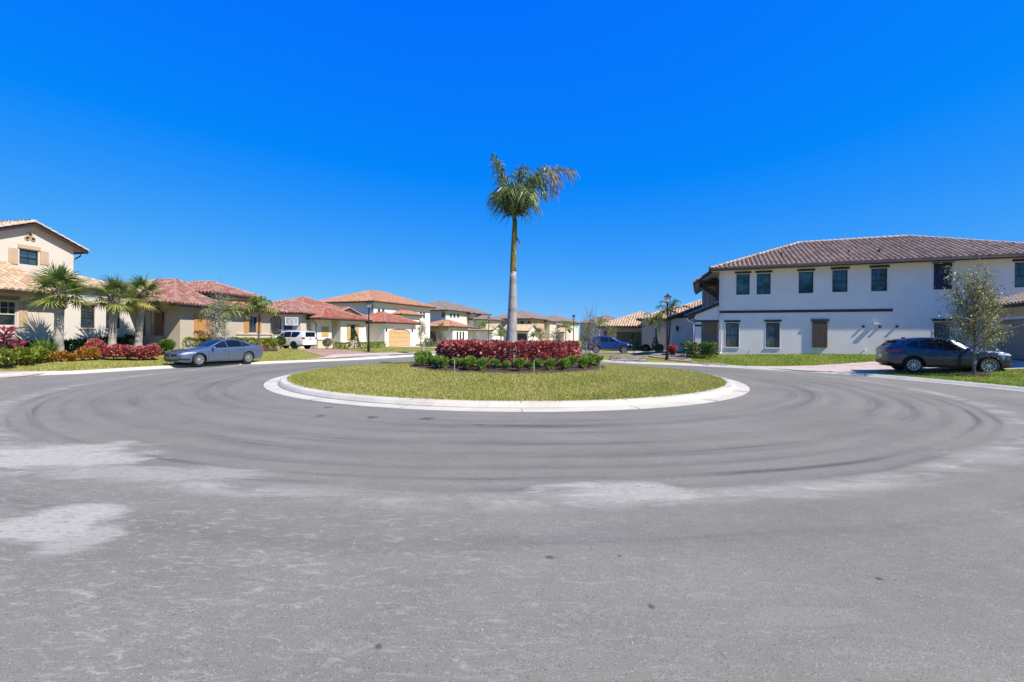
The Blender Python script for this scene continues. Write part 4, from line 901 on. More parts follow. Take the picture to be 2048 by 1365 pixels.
for bx in ((546.2, 633.6, 561.2, 668.4), (569, 636, 583.5, 668.4)):
    h = wB2.px('F', *bx); fr = panel_arch(hB, 'window', wB2, 'F', h[0] - .07, h[1] + .07, h[2], h[3] + .07, 'frame_dark', .03); panel_arch(hB, 'pane', wB2, 'F', h[0], h[1], h[2] + .06, h[3], 'glass_teal', .036, fr)
    mb = MB(); O, t, n, L = wB2.side('F'); r_ = (h[1] - h[0]) / 2
    for k in (1, 2): slab(mb, O, t, n, h[0] + (h[1] - h[0]) * k / 3 - .015, h[0] + (h[1] - h[0]) * k / 3 + .015, h[2], h[3] - r_ * .2, .03, .05)
    for k in (1, 2, 3, 4): zz = h[2] + (h[3] - h[2] - r_ * .6) * k / 4; slab(mb, O, t, n, h[0], h[1], zz - .015, zz + .015, .03, .051)
    build('glazing_bar', mb, M['frame_dark'], fr, hB.location)
hip_roof(hB, wB2, 'roof_plum', 'cap_red', .6, .36)
wB3 = Wing((-29.5, 41.5), TB, 8, 7, .5, 5.0); walls(hB, wB3, M['beige'], name='rear_wall'); hip_roof(hB, wB3, 'roof_plum', 'cap_red', .6, .36)
# --- red tiled house with golden garage door
wC = Wing((-20.6, 48.5), TC, 6.3, 8, .4, 3.5)
hC = house('red_roofed_house', 'low white house with bright red tiles and golden arched garage door left of the island', wC, 'white')
wC1 = Wing(wC.xy(2.7, 0), TC, 3.6, 7.9, .4, 3.5); wC3 = Wing(wC.xy(0, .55), TC, 1.9, 7.3, .4, 3.48); wC4 = Wing(wC.xy(1.9, 1.3), TC, .8, 6, .4, 3.49)
hw = wC1.px('F', 700.8, 649.5, 710, 681); walls(hC, wC1, M['white'], {'F': [hw]}); walls(hC, wC3, M['white']); walls(hC, wC4, M['white'])
window(hC, wC1, 'F', hw, style='grid'); shutter(hC, wC1, 'F', wC1.px('F', 693.2, 649.5, 700.6, 681), 'shutter_gold', 2); shutter(hC, wC1, 'F', wC1.px('F', 710.2, 649.5, 717.6, 681), 'shutter_gold', 2)
shutter(hC, wC3, 'F', (.55, 1.5, 1.55, 2.6), 'shutter_gold', 3); trimbar(hC, 'stone_ledge', wC3, 'F', -.05, 1.95, 1.15, 1.27, 'stone', .14); trimbar(hC, 'stone_skirt', wC3, 'F', 0, 1.9, .1, 1.15, 'stone', .06)
shutter(hC, wC3, 'L', (5.2, 6.0, 1.5, 2.7), 'navy', 1, .02); downspout(hC, wC3, 'L', 7.15, .5, 3.4)
trimbar(hC, 'stone_skirt', wC1, 'F', 0, 3.6, .1, .95, 'stone', .05)
hip_roof(hC, wC, 'roof_red', 'cap_red', .55, .40)
wC0 = Wing((-23.9, 49.3), TC, 12.5, 13, .4, 3.6); walls(hC, wC0, M['white']); hip_roof(hC, wC0, 'roof_red', 'cap_red', .5, .42)
wC2 = Wing((-21.6, 54.6), TC, 4.2, 5, .4, 4.05); walls(hC, wC2, M['ivory']); hip_roof(hC, wC2, 'roof_red', 'cap_red', .3, .42, kind='gable_b', ov=(.25, .35, .2, .35))
wCg = Wing((-16.4, 58.0), TC, 6.2, 7, .2, 3.38); gd = wCg.px('F', 776.9, 658, 820.5, 692); gd = (gd[0], gd[1], .22, gd[3])
walls(hC, wCg, M['white'], {'F': [gd]}); garage(hC, wCg, 'F', gd, 'door_gold', .5, 4, 8)
for a in (gd[0] - .45, gd[1] + .35):
    P = P3(wCg.P, TC, wCg.n, a, 2.35, .1); build('wall_lantern', MB().box(P, (.14, .14, .32)).box((P[0], P[1], P[2] + .2), (.2, .2, .05)), M['black_metal'], hC, hC.location)
hip_roof(hC, wCg, 'roof_red', 'cap_red', .5, .40)
# --- orange roofed two-storey house
wD = Wing((-21.4, 69.5), TS, 14.9, 12, .3, 6.9)
hD = house('orange_roofed_house', 'white two-storey house with orange tiled roofs rising behind the golden garage', wD, 'white')
dw = [wD.px('F', 839.8, 624.4, 844, 637.4), wD.px('F', 846, 624.8, 850, 637.4)]; walls(hD, wD, M['white'], {'F': dw})
for h in dw: window(hD, wD, 'F', h, style='plain', pane='glass_teal')
for s0 in (.9, 1.9): panel_arch(hD, 'arched_window', wD, 'F', s0, s0 + .55, 4.6, 5.9, 'glass', .03)
hip_roof(hD, wD, 'roof_orange', 'cap_red', .75, .36, tw=.33); downspout(hD, wD, 'L', 11.8, 3, 6.8)
wD2 = Wing(wD.xy(4.6, -1.6), TS, 5, 3, .3, 5.15); walls(hD, wD2, M['white']); hip_roof(hD, wD2, 'roof_orange', 'cap_red', .5, .36, tw=.33)
wDg = Wing((-11.2, 85), TS, 5.6, 7, .1, 3.45); O, t, n, L = wDg.side('L'); d0, d1, dz0, dz1 = wDg.px('L', 847, 662, 873, 680)
gdl = (max(.4, d0), d1, .15, 2.6); walls(hD, wDg, M['white'], {'F': [(1.4, 2.0, .5, 2.5), (2.5, 3.1, .5, 2.5), (3.6, 4.2, .5, 2.5)], 'L': [gdl]})
garage(hD, wDg, 'L', gdl, 'door_brown'); trimbar(hD, 'wall_panel', wDg, 'L', .02, 6.0, 2.65, 3.4, 'sand', .03)
for h in ((1.4, 2.0, .5, 2.5), (2.5, 3.1, .5, 2.5), (3.6, 4.2, .5, 2.5)): window(hD, wDg, 'F', h, style='plain')
hip_roof(hD, wDg, 'roof_orange', 'cap_red', .5, .38, tw=.33); downspout(hD, wDg, 'L', 6.8, .2, 3.3)
# --- houses down the street
wE = Wing((-14.3, 97), TS, 19, 12, .2, 7.2)
hE = house('slate_roofed_house', 'taupe two-storey house with slate brown tiles left of the tall palm trunk', wE, 'ivory')
ew = [wE.px('F', 900, 627, 903.4, 636), wE.px('F', 907, 627, 910.6, 636), wE.px('F', 914.6, 627.5, 918, 636), wE.px('F', 943, 630, 947.5, 644)]; el = [wE.px('L', 883.6, 625.7, 889.1, 635)]
walls(hE, wE, M['ivory'], {'F': ew, 'L': el})
for h in ew: window(hE, wE, 'F', h, style='plain', pane='glass_teal')
for h in el: window(hE, wE, 'L', h, style='plain')
hip_roof(hE, wE, 'roof_slate', 'cap_dark', .75, .36, tw=.36); downspout(hE, wE, 'L', 11.6, 2, 7.1)
wE1 = Wing(wE.xy(9.5, -1.6), TS, 6.5, 4, .2, 6.9); walls(hE, wE1, M['ivory']); hip_roof(hE, wE1, 'roof_slate', 'cap_dark', .6, .36, tw=.36)
wE2 = Wing((-6.1, 104), TS, 8, 5, .2, 5.5); walls(hE, wE2, M['ivory'], name='wing_wall'); hip_roof(hE, wE2, 'roof_slate', 'cap_dark', .6, .36, tw=.36)
wE3 = Wing((-4.6, 103), TS, 6, 7, .2, 3.0); walls(hE, wE3, M['white'], name='wing_wall'); hip_roof(hE, wE3, 'roof_tan', 'cap_pale', .3, .45, tw=.36, kind='gable_b', ov=(.3, .3, .3, .3))
wF = Wing((5.6, 125), TS, 19, 12.3, .2, 6.6)
hF = house('sand_walled_house', 'sand coloured two-storey house with brown roof right behind the tall palm trunk', wF, 'sand')
fl = [wF.px('L', 1041, 642.8, 1047.5, 648.8), wF.px('L', 1055.7, 642.6, 1059.8, 649)]; ff = [wF.px('F', 1067, 645, 1069, 650), wF.px('F', 1071, 645, 1073, 650), wF.px('F', 1090, 647, 1093.5, 656)]
walls(hF, wF, M['sand'], {'L': fl, 'F': ff})
for h in fl: window(hF, wF, 'L', h, style='grid')
for h in ff: window(hF, wF, 'F', h, style='plain')
hip_roof(hF, wF, 'roof_slate', 'cap_dark', .8, .36, tw=.4)
wF2 = Wing(wF.xy(10, -1.5), TS, 6, 4, .2, 6.2); walls(hF, wF2, M['cream']); hip_roof(hF, wF2, 'roof_slate', 'cap_dark', .6, .36, tw=.4)
wFg = Wing((-2.3, 115.9), norm2((.91, -.42)), 7, 6, .1, 3.0); gx = wFg.px('F', 1034, 668.5, 1054.3, 681); gx = (max(.3, gx[0]), gx[1], .12, 2.4)
hG2 = house('small_garage_house', 'little white garage with tan gabled roof and dark door beside the palm trunk', wFg, 'white')
walls(hG2, wFg, M['white'], {'F': [gx]}); garage(hG2, wFg, 'F', gx, 'door_dark', 0, 4, 5); hip_roof(hG2, wFg, 'roof_tan', 'cap_pale', .4, .5, tw=.36, kind='gable_a', ov=(.4, .3, .4, .3))
wFh = Wing((6.0, 117.5), TS, 3.4, 5, .1, 3.0); walls(hG2, wFh, M['white'], name='entry_wall'); hip_roof(hG2, wFh, 'roof_tan', 'cap_pale', .3, .5, tw=.36, kind='gable_b', ov=(.25, .3, .2, .3))
wG = Wing((17.8, 155), TS, 18, 12, .2, 6.9)
hG = house('ivory_house', 'ivory two-storey house with brown roof farthest down the left side of the street', wG, 'ivory')
gf = [wG.px('F', 1131, 651, 1133, 657), wG.px('F', 1137, 651, 1139, 657)]; walls(hG, wG, M['ivory'], {'F': gf})
for h in gf: window(hG, wG, 'F', h, style='plain')
hip_roof(hG, wG, 'roof_slate', 'cap_dark', .8, .36, tw=.45)
wG2 = Wing((14.8, 146), TS, 8, 5, .2, 5.2); walls(hG, wG2, M['white'], name='wing_wall'); hip_roof(hG, wG2, 'roof_slate', 'cap_dark', .6, .36, tw=.45)
wG3 = Wing((16.5, 143), TS, 6, 5, .2, 3.1); walls(hG, wG3, M['cream'], name='porch_wall'); hip_roof(hG, wG3, 'roof_tan', 'cap_pale', .4, .42, tw=.45, kind='gable_b', ov=(.3, .4, .3, .4))
wH = Wing(AT(1160, 138)[:2], norm2((.91, -.42)), 13, 14, .2, 5.8)
hH = house('grey_house', 'grey walled house with brown roof showing behind the bare tree', wH, 'greywall')
hh = [(2, 3.2, 3.4, 4.6)]; walls(hH, wH, M['greywall'], {'F': hh}); window(hH, wH, 'F', hh[0], style='grid'); hip_roof(hH, wH, 'roof_slate', 'cap_dark', .7, .36, tw=.42)
# --- tan roofed house by the blue crossover
w1 = Wing(AT(1203, 60)[:2], TK, 9, 10, .15, 3.15)
hI = house('tan_tiled_house', 'one-storey taupe house with pale tan tiles and brown garage behind the blue crossover', w1, 'sand')
g1 = w1.px('F', 1233, 664, 1283, 690); g1 = (g1[0], min(g1[1], 8.6), .17, 2.45); wi = w1.px('F', 1208, 662, 1214, 682)
walls(hI, w1, M['sand'], {'F': [g1, wi]}); garage(hI, w1, 'F', g1, 'door_brown'); window(hI, w1, 'F', wi, style='grid', pane='glass_teal'); trimbar(hI, 'frieze', w1, 'F', 0, 9, 2.62, 2.74, 'tan', .05)
hip_roof(hI, w1, 'roof_tan', 'cap_pale', .6, .40, tw=.33)
w2i = Wing(AT(1284, 52)[:2], TK, 7, 9, .45, 3.85); walls(hI, w2i, M['taupe'], name='wing_wall'); h = w2i.px('F', 1315, 654.8, 1331, 688); panel_arch(hI, 'arched_niche', w2i, 'F', *h, 'tan', .012)
hip_roof(hI, w2i, 'roof_tan', 'cap_pale', .5, .40, tw=.33)
w3i = Wing(AT(1326, 58)[:2], TK, 9, 10, .3, 4.7); walls(hI, w3i, M['taupe'], name='rear_wall'); hip_roof(hI, w3i, 'roof_tan', 'cap_pale', .6, .40, tw=.33)
# ------------------------------------------------------------------ cars: one lofted shell per car, cut into its panels
def make_wheel(kind, r, wd):
    mb = MB(); mb.lathe([(r * .68, -wd / 2), (r * .92, -wd / 2), (r * .99, -wd * .36), (r, -wd * .2), (r, wd * .2), (r * .99, wd * .36), (r * .92, wd / 2), (r * .70, wd / 2), (r * .67, wd * .38), (r * .66, -wd * .4)], 32, axis='y')
    rim = MB(); R = r * .685
    rim.lathe([(R, wd * .38), (R, wd * .5), (R * .93, wd * .50), (R * .90, wd * .36), (R * .88, wd * .1)], 32, axis='y')
    rim.lathe([(.055, wd * .32), (.055, wd * .44), (.001, wd * .45)], 12, axis='y')
    ns = {'sedan': 9, 'slate': 10, 'blue': 5, 'white': 6}[kind]
    for k in range(ns):
        for tw in ((-.13, .13) if kind == 'blue' else (0,)):
            a = 2 * math.pi * k / ns; d = np.array([math.cos(a), 0, math.sin(a)]); s = np.array([-math.sin(a), 0, math.cos(a)])
            a2 = a + tw; d2 = np.array([math.cos(a2), 0, math.sin(a2)]); w0, w1 = (.017, .023) if tw == 0 else (.011, .015)
            if kind == 'white': w0, w1 = .04, .05
            if kind == 'slate': w0, w1 = .012, .016
            p0, p1 = d * .05, d2 * R * .95; yy = np.array([0, 1, 0])
            V = [p0 - s * w0 + yy * wd * .40, p0 + s * w0 + yy * wd * .40, p1 + s * w1 + yy * wd * .46, p1 - s * w1 + yy * wd * .46]
            W = [v - yy * .035 for v in V]; rim.add(V + W, [(0, 1, 2, 3), (0, 3, 7, 4), (1, 5, 6, 2), (0, 4, 5, 1), (3, 2, 6, 7)])
    backing = MB().lathe([(R * .9, wd * .05), (.001, wd * .06)], 24, axis='y')  # black disc stands in for the shaded depth between the spokes
    return mb, rim, backing
def car(name, label, cat_, sp, loc, heading, paintm, kind, steer=0, pitch=0):
    L, zb_, zs_, zt_, hw_, gw_ = sp['L'], sp['zb'], sp['zs'], sp['zt'], sp['hw'], sp['gw']
    root = empty(name, loc, heading, label, cat_); root.rotation_euler = (0, pitch, heading)
    I = lambda tab, x: np.interp(x, [a for a, _ in tab], [b for _, b in tab])
    def sm(tab, xs):                                       # smoothed table
        d = np.linspace(-.09, .09, 7); return np.mean([I(tab, np.clip(xs + k, 0, L)) for k in d], 0)
    base = np.linspace(0, L, int(L / .032)); dl = [x + e for x in sp['doors'] for e in (-.009, .009)]
    xs = np.unique(np.r_[base, dl, [.015, .04, L - .015, L - .04]]); n = len(xs)
    zb, zs, zt, hw, gwf = sm(zb_, xs), sm(zs_, xs), sm(zt_, xs), I(hw_, xs) * sp['W'] / 2, sm(gw_, xs)
    zt = np.maximum(zt, zs + .015); gw = hw * gwf
    def cat_seg(pts, k):
        P = np.array(pts); return catmull(P, k)
    secs = []; seg = []
    for i in range(n):
        H = zs[i] - zb[i]; w_ = hw[i]; b = sp.get('belt', .95)
        lo = cat_seg([(.0, zb[i]), (.72 * w_, zb[i]), (.92 * w_, zb[i] + .03), (.985 * w_, zb[i] + .14 * H + .02), (1.0 * w_, zb[i] + .50 * H), (1.0 * w_, zb[i] + .66 * H), (.985 * w_, zb[i] + .80 * H), (.975 * w_, zb[i] + .90 * H), (b * w_, zs[i])], 4)
        r = min(.07, (zt[i] - zs[i]) * .3); yb = b * w_
        up = cat_seg([(yb, zs[i]), (yb + (gw[i] - yb) * .45 + .012, zs[i] + (zt[i] - r - zs[i]) * .5), (gw[i], zt[i] - r)], 6)
        tp = cat_seg([(gw[i], zt[i] - r), (gw[i] * .93, zt[i] - r * .4), (gw[i] * .7, zt[i] - r * .12), (gw[i] * .35, zt[i]), (0, zt[i] + .004)], 4)
        secs.append(np.r_[lo, up[1:], tp[1:]])
        if i == 0: seg = [0] * (len(lo) - 1) + [1] * (len(up) - 1) + [2] * (len(tp) - 1)
    S = np.array(secs); m = S.shape[1]                     # (n,m,2)
    faces = []; segs = []; V = np.zeros((n, 2 * m, 3))
    bulge_f, bulge_r = sp.get('bf', .16), sp.get('br', .10)
    ff = np.clip(1 - xs / .55, 0, 1) ** 2; fr = np.clip(1 - (L - xs) / .4, 0, 1) ** 2
    for s_, o in ((1, 0), (-1, m)):
        y = S[:, :, 0]; u = (y / (sp['W'] / 2)) ** 2
        V[:, o:o + m, 0] = L / 2 - (xs[:, None] + bulge_f * u * ff[:, None] - bulge_r * u * fr[:, None]); V[:, o:o + m, 1] = y * s_; V[:, o:o + m, 2] = S[:, :, 1]
    Vf = V.reshape(-1, 3); W2 = 2 * m
    for i in range(n - 1):
        for j in range(m - 1):
            a, b, c, d = i * W2 + j, i * W2 + j + 1, (i + 1) * W2 + j + 1, (i + 1) * W2 + j
            faces += [(a, b, c, d), (d + m, c + m, b + m, a + m)]; segs += [seg[j]] * 2
    extra = []; K = 24; base_n = len(Vf)
    for end, i in (('f', 0), ('r', n - 1)):                # nose and tail caps as grids so that lamps and grille can be cut out of them
        for j in range(m):
            yl = S[i, j, 0]
            for k in range(K + 1):
                y = yl * (1 - 2 * k / K); u = (y / (sp['W'] / 2)) ** 2
                x = xs[i] + (bulge_f * u * ff[i] if end == 'f' else -bulge_r * u * fr[i]); extra.append((L / 2 - x, y, S[i, j, 1]))
        o = base_n + (0 if end == 'f' else m * (K + 1))
        for j in range(m - 1):
            for k in range(K):
                a, b, c, d = o + j * (K + 1) + k, o + j * (K + 1) + k + 1, o + (j + 1) * (K + 1) + k + 1, o + (j + 1) * (K + 1) + k
                faces.append((a, b, c, d) if end == 'f' else (d, c, b, a)); segs.append(3 if end == 'f' else 4)
    Vf = np.r_[Vf, np.array(extra)]; faces = np.array(faces); segs = np.array(segs)
    C = Vf[faces].mean(1); X = L / 2 - C[:, 0]; Y = C[:, 1]; Z = C[:, 2]; aY = np.abs(Y); side = np.sign(Y)
    HW = np.interp(X, xs, hw); ZS = np.interp(X, xs, zs); ZB = np.interp(X, xs, zb); GW = np.interp(X, xs, gw)
    inside = lambda px, pz, poly: poly_sd(px, pz, np.array(poly)) < 0
    own = np.array(['body'] * len(faces), dtype=object)
    done = np.zeros(len(faces), bool)
    def claim(nm, mask): mk = mask & ~done; own[mk] = nm; done[mk] = True
    for xw in sp['wheels']: claim('_', ((X - xw) ** 2 + (Z - sp['r']) ** 2 < sp['ra'] ** 2) & (aY > HW * .55) & (segs == 0) & (Z > .02))
    claim('windscreen', (segs == 2) & (X > sp['ws'][0]) & (X < sp['ws'][1]) & (aY < GW - .045))
    claim('rear_window', (segs == 2) & (X > sp['rw'][0]) & (X < sp['rw'][1]) & (aY < GW - .06))
    if 'rwz' in sp: claim('rear_window', (segs == 4) & (Z > sp['rwz'][0]) & (Z < sp['rwz'][1]) & (aY < GW - .08))
    for k, poly in enumerate(sp['win']): claim('side_window%d' % k, (segs == 1) & inside(X, Z, poly))
    for nm, fn in sp['parts']: claim(nm, fn(X, Y, Z, aY, segs))
    gap = np.zeros(len(faces), bool)
    for xd in sp['doors']: gap |= (np.abs(X - xd) < .0092) & (segs <= 1) & (Z > ZB + .12) & (aY > HW * .6) & (Z < ZS + .5)
    if sp.get('clad'): 
        cl = (segs == 0) & (Z < ZB + sp['clad']) ; arch = np.zeros(len(faces), bool)
        for xw in sp['wheels']: arch |= ((X - xw) ** 2 + (Z - sp['r']) ** 2 < (sp['ra'] + .07) ** 2) & (aY > HW * .7) & (segs == 0)
        gap |= (cl | arch)
    D = sp['doors']
    for k in range(len(D) - 1): claim('door%d' % k, (segs <= 1) & (X > D[k]) & (X < D[k + 1]) & (aY > HW * .62) & (Z > ZB + .16))
    mats = {'body': [paintm, M['trim']], 'door': [paintm, M['trim']], 'windscreen': M['carglass'], 'rear_window': M['carglass'], 'side_window': M['carglass'], 'headlight': M['lens_clear'], 'tail_light': M['lens_red'],
            'grille': M['trim'], 'bumper_intake': M['trim'], 'licence_plate': M['white_plastic'], 'bumper_trim': M['trim'], 'chrome_strip': M['chrome'], 'fog_light': M['trim'], 'emblem': M['chrome'], 'bumper': [paintm, M['trim']], 'dark_panel': M['trim']}
    made = {}
    for nm in sorted(set(own) - {'_'}):
        kind_ = nm.rstrip('0123456789'); two = kind_ in ('headlight', 'tail_light', 'side_window', 'door', 'fog_light')
        for sd in ((1, -1) if two else (0,)):
            sel = (own == nm) & ((side == sd) if sd else True)
            if not sel.any(): continue
            fs = faces[sel]; used, inv = np.unique(fs, return_inverse=True); inv = inv.reshape(fs.shape)
            mb = MB(); mb.v = [Vf[used]]; mb.n = len(used); mb.f = inv.tolist(); mb.m = gap[sel].astype(int).tolist() if kind_ in ('body', 'door', 'bumper') else [0] * len(fs); mb.r = [0.5] * len(fs)
            o = build(kind_, mb, mats[kind_], root, smooth=True); made[(nm, sd)] = o
    # handles, mirrors, wheels, arches, underbody
    for k in range(len(D) - 1):
        for sd in (1, -1):
            d = made.get(('door%d' % k, sd))
            if not d: continue
            xh = D[k + 1] - .20; zh = float(np.interp(xh, xs, zs)) - .13; yh = float(np.interp(xh, xs, hw)) * .99
            build('handle', MB().box((L / 2 - xh, sd * (yh + .012), zh), (.19, .035, .03)), sp.get('handle') or paintm, d)
    for sd in (1, -1):
        xm = sp['mirror'][0]; zm = sp['mirror'][1]; ym = float(np.interp(xm, xs, hw)) * .97
        mb = MB(); V_ = []; 
        for i in range(7):
            ph = -math.pi / 2 + math.pi * i / 6
            for j in range(10):
                t_ = 2 * math.pi * j / 10; V_.append((L / 2 - xm + .07 * math.cos(ph) * math.cos(t_) , sd * (ym + .12 + .13 * math.cos(ph) * math.sin(t_)), zm + .075 * math.sin(ph)))
        mb.add(V_, [(i * 10 + j, i * 10 + (j + 1) % 10, (i + 1) * 10 + (j + 1) % 10, (i + 1) * 10 + j) for i in range(6) for j in range(10)])
        mb.box((L / 2 - xm - .01, sd * (ym + .01), zm - .05), (.06, .1, .04)); build('mirror', mb, paintm, root, smooth=True)
    wt, rim, backing = make_wheel(kind, sp['r'], sp.get('ww', .23)); first = None
    for xw in sp['wheels']:
        for sd in (1, -1):
            y = sd * (sp['W'] / 2 * float(I(hw_, xw)) - sp.get('ww', .23) / 2 - .015)
            if first is None:
                first = build('wheel', wt, M['tyre'], root, smooth=True); rr_ = build('rim', rim, M['alloy_dark'] if kind == 'white' else M['alloy'], first); hb = build('dark_backing', backing, M['trim'], first); o = first
            else:
                o = first.copy(); COL.objects.link(o); o.parent = root
                for ch in (rr_, hb): c = ch.copy(); COL.objects.link(c); c.parent = o
            o.location = (L / 2 - xw, y, sp['r']); o.rotation_euler = (0, 0, (0 if sd == 1 else math.pi) + (steer if xw == sp['wheels'][0] else 0))
    ub = MB()
    ub.box((0, 0, sp['ub'][0]), (L * .92, sp['W'] * .80, .05))
    for xw in sp['wheels']:
        for sd in (1, -1):
            pts = [(L / 2 - xw + sp['ra'] * 1.0 * math.cos(g), 0, sp['r'] + sp['ra'] * 1.0 * math.sin(g)) for g in np.linspace(-.2, math.pi + .2, 13)]
            y0, y1 = sd * (sp['W'] / 2 * .5), sd * (sp['W'] / 2 * .955)
            ub.add([(p[0], y0, p[2]) for p in pts] + [(p[0], y1, p[2]) for p in pts], [(i, i + 1, 14 + i, 13 + i) for i in range(12)] + [tuple(range(13))])
    build('underbody', ub, M['trim'], root)
    for nm, mb, m_ in sp.get('extras', lambda L: [])(L): build(nm, mb, M[m_] if isinstance(m_, str) else m_, root)
    return root
def oval(c, rx, rz, axis='x', r=.012):
    mb = MB(); pts = [(c[0], c[1] + rx * math.cos(g), c[2] + rz * math.sin(g)) for g in np.linspace(0, 2 * math.pi, 17)]
    return mb.tube(pts, r, 5)
HWT = lambda L: [(0, .80), (.08, .86), (.25, .93), (.55, .975), (.95, 1), (L - 1.0, 1), (L - .5, .975), (L - .2, .94), (L - .05, .90), (L, .87)]
# --- silver-blue sedan
L = 4.87
sedan = dict(L=L, W=1.84, r=.335, ra=.385, ww=.225, wheels=(.93, 3.76), ub=(.26,), doors=(1.42, 2.52, 3.44), mirror=(1.62, .97), ws=(1.5, 2.38), rw=(3.55, 4.28),
    zb=[(0, .26), (.1, .20), (.4, .17), (1.3, .18), (3.4, .18), (4.5, .22), (4.75, .30), (L, .34)],
    zs=[(0, .60), (.1, .64), (.3, .70), (.7, .80), (1.3, .885), (1.6, .91), (2.6, .945), (3.5, .975), (4.0, 1.0), (4.6, 1.01), (4.8, .98), (L, .93)],
    zt=[(0, .63), (.1, .70), (.35, .785), (.8, .885), (1.25, .955), (1.5, .995), (1.9, 1.19), (2.3, 1.36), (2.65, 1.44), (3.0, 1.45), (3.35, 1.42), (3.7, 1.32), (4.1, 1.15), (4.35, 1.07), (4.7, 1.05), (4.82, 1.0), (L, .95)],
    hw=HWT(L), gw=[(0, .86), (.8, .80), (1.5, .78), (1.9, .70), (2.5, .635), (3.2, .62), (3.8, .64), (4.3, .76), (L, .84)],
    win=[[(1.62, .935), (1.95, 1.12), (2.3, 1.30), (2.47, 1.355), (2.50, .965)], [(2.545, .968), (2.52, 1.362), (2.95, 1.395), (3.25, 1.375), (3.40, 1.33), (3.42, .995)], [(3.46, 1.0), (3.45, 1.31), (3.72, 1.20), (3.98, 1.05), (3.9, 1.03)]],
    parts=[('headlight', lambda X, Y, Z, a, s: (X < .78) & (Z > .625 + .10 * X) & (Z < .70 + .10 * X - .04 * (X > .6)) & (a > .50) & (s != 2)),
           ('grille', lambda X, Y, Z, a, s: (X < .35) & (a < .47) & (Z > .455 + .10 * (a / .47) ** 2) & (Z < .665) & ((s == 3) | (s == 0) | (s == 1))),
           ('bumper_intake', lambda X, Y, Z, a, s: (s == 3) & (a < .58) & (Z > .275) & (Z < .36)),
           ('fog_light', lambda X, Y, Z, a, s: (X < .5) & (a > .64) & (Z > .33) & (Z < .42) & (X > .05)),
           ('tail_light', lambda X, Y, Z, a, s: (X > L - .36) & (Z > .83) & (Z < .965) & (a > .42) & (s != 2)),
           ('licence_plate', lambda X, Y, Z, a, s: (s == 4) & (a < .16) & (Z > .62) & (Z < .76))],
    extras=lambda L: [('emblem', oval((L / 2 + .012, 0, .575), .085, .062), 'chrome'), ('emblem_wing', MB().tube([(L / 2 + .014, -.06, .60), (L / 2 + .014, 0, .56), (L / 2 + .014, .06, .60)], .011, 5), 'chrome'),
                      ('grille_strip', MB().tube([(L / 2 - .10, -.5, .60), (L / 2 - .02, -.36, .50), (L / 2 + .01, 0, .455), (L / 2 - .02, .36, .50), (L / 2 - .10, .5, .60)], .014, 5), 'chrome')])
fx, fy = G(395, 733.5, .05); rx, ry = G(495, 727.8, .05); hd = math.atan2(fy - ry, fx - rx); mx, my = (fx + rx) / 2, (fy + ry) / 2
ofs = np.array([math.sin(hd), -math.cos(hd)]) * .80        # the seen wheels are the left ones; centre lies to their right
cx, cy = mx + ofs[0] * .95 - math.cos(hd) * .0, my + ofs[1] * .95
wbm = np.array([math.cos(hd), math.sin(hd)]) * ((.93 + 3.76) / 2 - L / 2)
car('parked_car', 'silver-blue sedan parked with its nose left on the kerb before the beige house', 'car', sedan, (cx + wbm[0], cy + wbm[1], .085), hd, M['paint_silverblue'], 'sedan', steer=.12).scale = (.97, .97, .97)
# --- slate crossover on the drive of the white house
L = 4.66
slate = dict(L=L, W=1.865, r=.36, ra=.415, ww=.235, wheels=(.93, 3.62), ub=(.30,), doors=(1.45, 2.52, 3.42), mirror=(1.68, 1.10), ws=(1.5, 2.25), rw=(4.16, 4.46), clad=.13,
    zb=[(0, .30), (.3, .24), (1.3, .24), (3.4, .24), (4.3, .30), (4.55, .38), (L, .42)],
    zs=[(0, .78), (.1, .84), (.4, .93), (1.0, .99), (1.6, 1.02), (2.6, 1.05), (3.4, 1.10), (3.9, 1.16), (4.4, 1.17), (L, 1.08)],
    zt=[(0, .86), (.1, .95), (.4, 1.04), (.9, 1.10), (1.3, 1.14), (1.5, 1.18), (1.85, 1.42), (2.15, 1.58), (2.5, 1.65), (3.0, 1.67), (3.5, 1.65), (3.85, 1.61), (4.1, 1.56), (4.22, 1.50), (4.45, 1.28), (4.6, 1.18), (L, 1.13)],
    hw=HWT(L), gw=[(0, .86), (1.0, .84), (1.5, .82), (2.0, .72), (2.6, .68), (3.5, .67), (4.0, .70), (4.4, .80), (L, .86)],
    win=[[(1.72, 1.06), (2.0, 1.28), (2.25, 1.45), (2.46, 1.525), (2.50, 1.08)], [(2.55, 1.085), (2.52, 1.53), (2.95, 1.56), (3.3, 1.53), (3.36, 1.13)], [(3.42, 1.15), (3.38, 1.52), (3.6, 1.46), (3.86, 1.30), (3.75, 1.21)]],
    parts=[('headlight', lambda X, Y, Z, a, s: (X < .6) & (Z > .80 + .08 * X) & (Z < .90 + .08 * X) & (a > .52) & (s != 2)),
           ('grille', lambda X, Y, Z, a, s: (X < .3) & (a < .42 + .1 * (.9 - Z)) & (Z > .36) & (Z < .82) & (s == 3)),
           ('tail_light', lambda X, Y, Z, a, s: (X > L - .58) & (Z > .985 + .05 * (X - L + .5)) & (Z < 1.075) & (a > .35) & (s != 2)),
           ('licence_plate', lambda X, Y, Z, a, s: (s == 4) & (a < .26) & (Z > .70) & (Z < .84)),
           ('bumper_trim', lambda X, Y, Z, a, s: (s == 4) & (Z < .58))],
    extras=lambda L: [('roof_spoiler', MB().box((-L / 2 + .50, 0, 1.535), (.30, 1.08, .05)), M['paint_slate']), ('tail_light_bar', MB().box((-L / 2 + .0, 0, 1.03), (.03, 1.2, .035)), 'lens_red'), ('roof_antenna', MB().box((-L / 2 + .95, 0, 1.65), (.14, .03, .06)), 'trim')])
